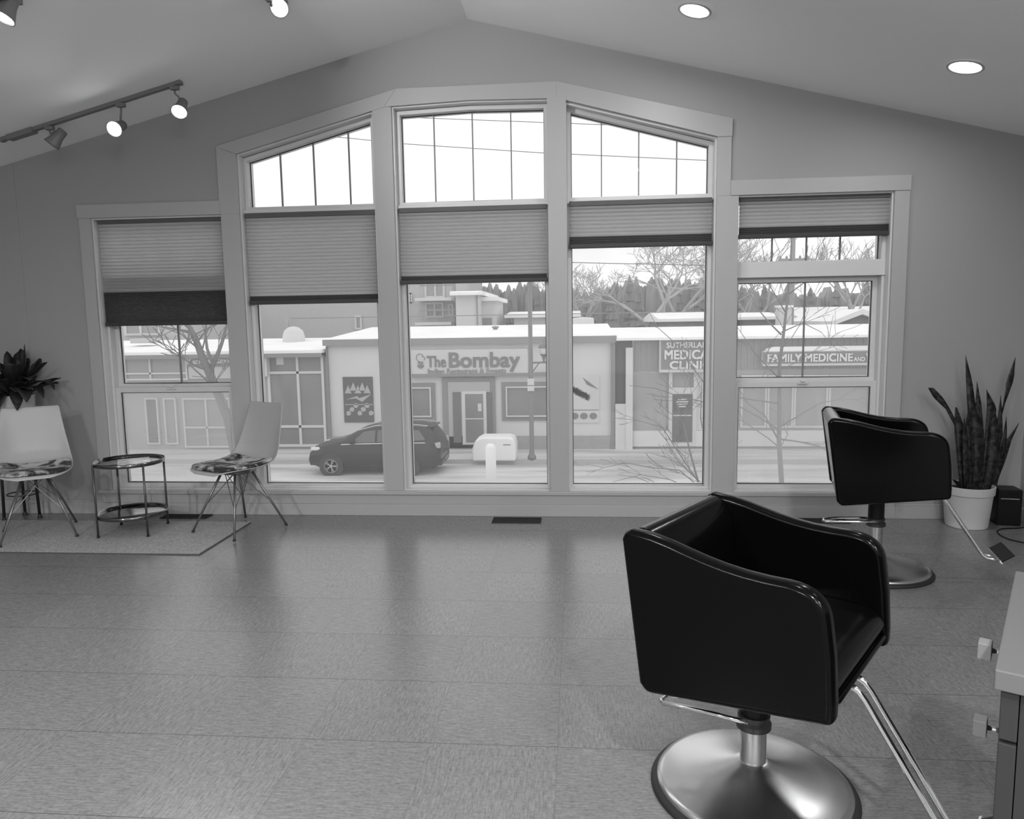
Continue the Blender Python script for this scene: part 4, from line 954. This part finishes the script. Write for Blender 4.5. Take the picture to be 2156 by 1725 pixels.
# ---- utility pole
up_ = on_ground(1665, 700, 39)
ut = thing('utility_pole', 'utility pole with crossarm and insulators above the clinic, in the right window', 'utility pole', up_)
H = Zp(1665, 470, 39)-GZ
MB().tube([(0, 0, 0), (0, 0, H)], [.17, .12], 8).build('pole', E_farbark, ut)
za = Zp(1665, 547, 39)-GZ
MB().box(-.8, .9, -.08, .08, za-.07, za+.07).build('crossarm', E_farbark, ut)
for x in (-.7, -.35, .4, .8): MB().lathe([(.05, .07), (.08, .12), (.05, .2), (.001, .25)], (x, 0, za), 8).build('insulator', E_farbark, ut)
# ---- wires
def wire(pts, Y, label):
    P = [Vector(PY(x, y, Y)) for x, y in pts]; d = (P[-1]-P[0]); a = P[0]-d*1.5; b = P[-1]+d*1.5
    full = [a]+P+[b]; c = Vector(full[0]); mb = MB().tube([tuple(p-c) for p in full], .014 if Y < 21 else .02, 5)
    o = mb.build('overhead_wire', E_pole); o.location = c; tag(o, label, 'cable', 'overhead wires')
wire([(725, 290), (850, 303), (1140, 322), (1490, 338)], 20, 'lower of the two wires crossing the arched top panes')
wire([(850, 247), (1145, 258), (1330, 265)], 20, 'upper of the two wires crossing the arched top panes')
wire([(1205, 553), (1487, 559)], 20.5, 'wire in front of the big bare tree crown')
wire([(960, 665), (1200, 661)], 30, 'thin wire low over the restaurant roof')
# ---- car
K = 4.68/280
cp0 = PZ(690, 1002, GZ); CY_ = cp0[1]; xc0 = Xp(648, 960, CY_)
car = thing('parked_car', 'dark compact SUV parked in the snowy street, facing left', 'car', (xc0+2.34, CY_+.93, GZ))
def cxl(x): return x-2.34
top = [(0, .62), (.05, .85), (.18, .99), (.45, 1.07), (.95, 1.19), (1.22, 1.25), (1.65, 1.52), (2.1, 1.69), (3.0, 1.73), (3.8, 1.71), (4.25, 1.66), (4.42, 1.45), (4.58, 1.18), (4.66, .95), (4.68, .6)]
belt = lambda x: .78+.30*min(1, x/.6) if x < .6 else 1.08+.05*(x-.6)/4
def interp(T, x):
    for (a, b), (c, d_) in zip(T[:-1], T[1:]):
        if a <= x <= c: return b+(d_-b)*(x-a)/(c-a)
    return T[-1][1]
st_ = [0, .05, .18, .45, .95, 1.25, 1.5, 1.75, 2.3, 3.0, 3.8, 4.1, 4.25, 4.42, 4.58, 4.66, 4.68]
vs = []; ns = 0
def car_sec(x):
    zt = interp(top, x); bz = min(belt(x), zt-.03); e = 1-.10*max(0, 1-x/.5)**2-.08*max(0, (x-4.3)/.38)**2
    gh = .93*e; rw = gh-.26*min(1, (zt-bz)/.6)
    zl = .24 if .25 < x < 4.45 else .34
    return [(gh*.86, zl), (gh, zl+.22), (gh, .75 if bz > .78 else bz-.05), (gh*.965, bz), (rw, zt-.06), (rw*.75, zt), (0, zt+.01)]
rows = []
for x in st_:
    s = car_sec(x); rows.append([(cxl(x), -y, z) for y, z in s]+[(cxl(x), y, z) for y, z in s[-2::-1]])
n = len(rows[0]); mb = MB(); mb.add([p for r in rows for p in r], [(i*n+j, i*n+(j+1) % n, (i+1)*n+(j+1) % n, (i+1)*n+j) for i in range(len(rows)-1) for j in range(n)]+[tuple(range(n)), tuple(range((len(rows)-1)*n, len(rows)*n))])
mb.build('body', E_car, car, smooth=True)
def side_pt(x, f, s):   # point on the greenhouse side, f 0 belt .. 1 roof
    q = car_sec(x); a, b = q[3], q[4]; return (cxl(x), s*(-1)*(a[0]+(b[0]-a[0])*f+.012), a[1]+(b[1]-a[1])*f)
for s in (1, -1):
    for (xa, xb2, xt) in ((1.52, 2.38, 1.98), (2.46, 3.35, 2.46), (3.43, 4.02, 3.43)):
        v = [side_pt(xa, .12, s), side_pt(xb2, .12, s), side_pt(xb2, .86, s), side_pt(xt, .86, s)]
        if xa > 3.4: v = [side_pt(3.43, .12, s), side_pt(4.15, .25, s), side_pt(3.9, .86, s), side_pt(3.43, .86, s)]
        w2 = [(p[0], p[1]-s*(-.015), p[2]) for p in v]
        MB().add(v+w2, [(0, 1, 2, 3), (7, 6, 5, 4), (0, 4, 5, 1), (1, 5, 6, 2), (2, 6, 7, 3), (3, 7, 4, 0)]).build('side_window', E_carglass, car)
    y = -s*.925
    MB().tube([side_pt(x, .04, s) for x in (1.2, 1.6, 2.4, 3.2, 4.15)], .015, 5).build('chrome_trim', E_chrome, car)
    MB().tube([(cxl(1.75), -s*.66, 1.56), (cxl(2.4), -s*.64, 1.72), (cxl(3.8), -s*.64, 1.74), (cxl(4.2), -s*.64, 1.70)], .022, 6).build('roof_rail', E_rim, car)
    MB().box(cxl(1.55), cxl(1.72), y-.16 if s > 0 else y, y if s > 0 else y+.16, 1.12, 1.26).build('side_mirror', E_car, car, bevel=.03, seg=3)
    MB().box(cxl(.10), cxl(.55), min(-s*.80, -s*.90), max(-s*.80, -s*.90), .88, 1.0).build('headlight', E_chrome, car, bevel=.03)
    MB().box(cxl(4.42), cxl(4.66), min(-s*.74, -s*.88), max(-s*.74, -s*.88), .95, 1.15).build('taillight', E_rim, car, bevel=.03)
    for x in (.82, 3.52):
        Mw = Matrix.Translation((cxl(x), -s*.83, .34)) @ Matrix.Rotation(math.radians(90)*s, 4, 'X')
        MB().lathe([(.42, .10), (.42, .112), (.001, .112)], n=28, M=Mw).build('wheel_arch', E_tire, car)
        wh = MB().lathe([(.20, -.1), (.32, -.1), (.34, -.07), (.34, .10), (.32, .125), (.235, .125)], n=32, M=Mw).build('wheel', E_tire, car, smooth=True)
        rm = MB().lathe([(.235, .125), (.225, .13), (.21, .11), (.235, .09)], n=28, M=Mw)
        for k in range(5):
            for dd in (-.16, .16):
                a = 2*math.pi*k/5
                rm.tube([tuple(Mw @ Vector((.05*math.cos(a), .05*math.sin(a), .125))), tuple(Mw @ Vector((.22*math.cos(a+dd), .22*math.sin(a+dd), .12)))], .014, 5)
        rm.lathe([(.001, .14), (.055, .13), (.06, .11)], n=14, M=Mw); rm.build('rim', E_rim, wh)
ws = MB().add([(cxl(1.27), -.62, 1.30), (cxl(1.27), .62, 1.30), (cxl(1.93), .52, 1.615), (cxl(1.93), -.52, 1.615), (cxl(1.27), -.62, 1.28), (cxl(1.27), .62, 1.28), (cxl(1.95), .52, 1.59), (cxl(1.95), -.52, 1.59)], [(0, 1, 2, 3), (4, 5, 6, 7), (0, 4, 5, 1), (1, 5, 6, 2), (2, 6, 7, 3), (3, 7, 4, 0)]).build('windshield', E_carglass, car)
MB().box(cxl(4.12), cxl(4.42), -.6, .6, 1.63, 1.67).build('rear_spoiler', E_car, car, bevel=.01)
# ================================================================== WORLD + CAMERA
w = bpy.data.worlds.new('sky'); SC.world = w; w.use_nodes = True; nt = w.node_tree; nt.nodes.clear(); N = nt.nodes.new; L = nt.links.new
tc = N('ShaderNodeTexCoord'); mp = N('ShaderNodeMapping'); mp.inputs['Scale'].default_value = (1, 1, 2.6); n1 = N('ShaderNodeTexNoise'); n1.inputs['Scale'].default_value = 2.2; n1.inputs['Detail'].default_value = 5
r = N('ShaderNodeMapRange'); r.inputs[1].default_value = .35; r.inputs[2].default_value = .6; r.inputs[3].default_value = .80; r.inputs[4].default_value = 1.10
bg = N('ShaderNodeBackground'); out = N('ShaderNodeOutputWorld')
L(tc.outputs['Generated'], mp.inputs[0]); L(mp.outputs[0], n1.inputs['Vector']); L(n1.outputs['Fac'], r.inputs[0]); L(r.outputs[0], bg.inputs[0]); bg.inputs[1].default_value = 1.30; L(bg.outputs[0], out.inputs[0])
cd_ = bpy.data.cameras.new('camera'); co = bpy.data.objects.new('camera', cd_); C.objects.link(co)
cd_.sensor_fit = 'HORIZONTAL'; cd_.sensor_width = 36; cd_.lens = 36*F/2156; cd_.clip_end = 400; cd_.clip_start = .05
co.matrix_world = Matrix(((R_[0], U_[0], -F_[0], CAM[0]), (R_[1], U_[1], -F_[1], CAM[1]), (R_[2], U_[2], -F_[2], CAM[2]), (0, 0, 0, 1)))
SC.camera = co
vs_ = SC.view_settings; vs_.view_transform = 'Standard'; vs_.look = 'None'; vs_.gamma = 1; vs_.exposure = 0; vs_.use_curve_mapping = False
SC.cycles.max_bounces = 8; SC.cycles.diffuse_bounces = 5; SC.cycles.transparent_max_bounces = 16; SC.cycles.sample_clamp_indirect = 6
SC.cycles.use_denoising = True
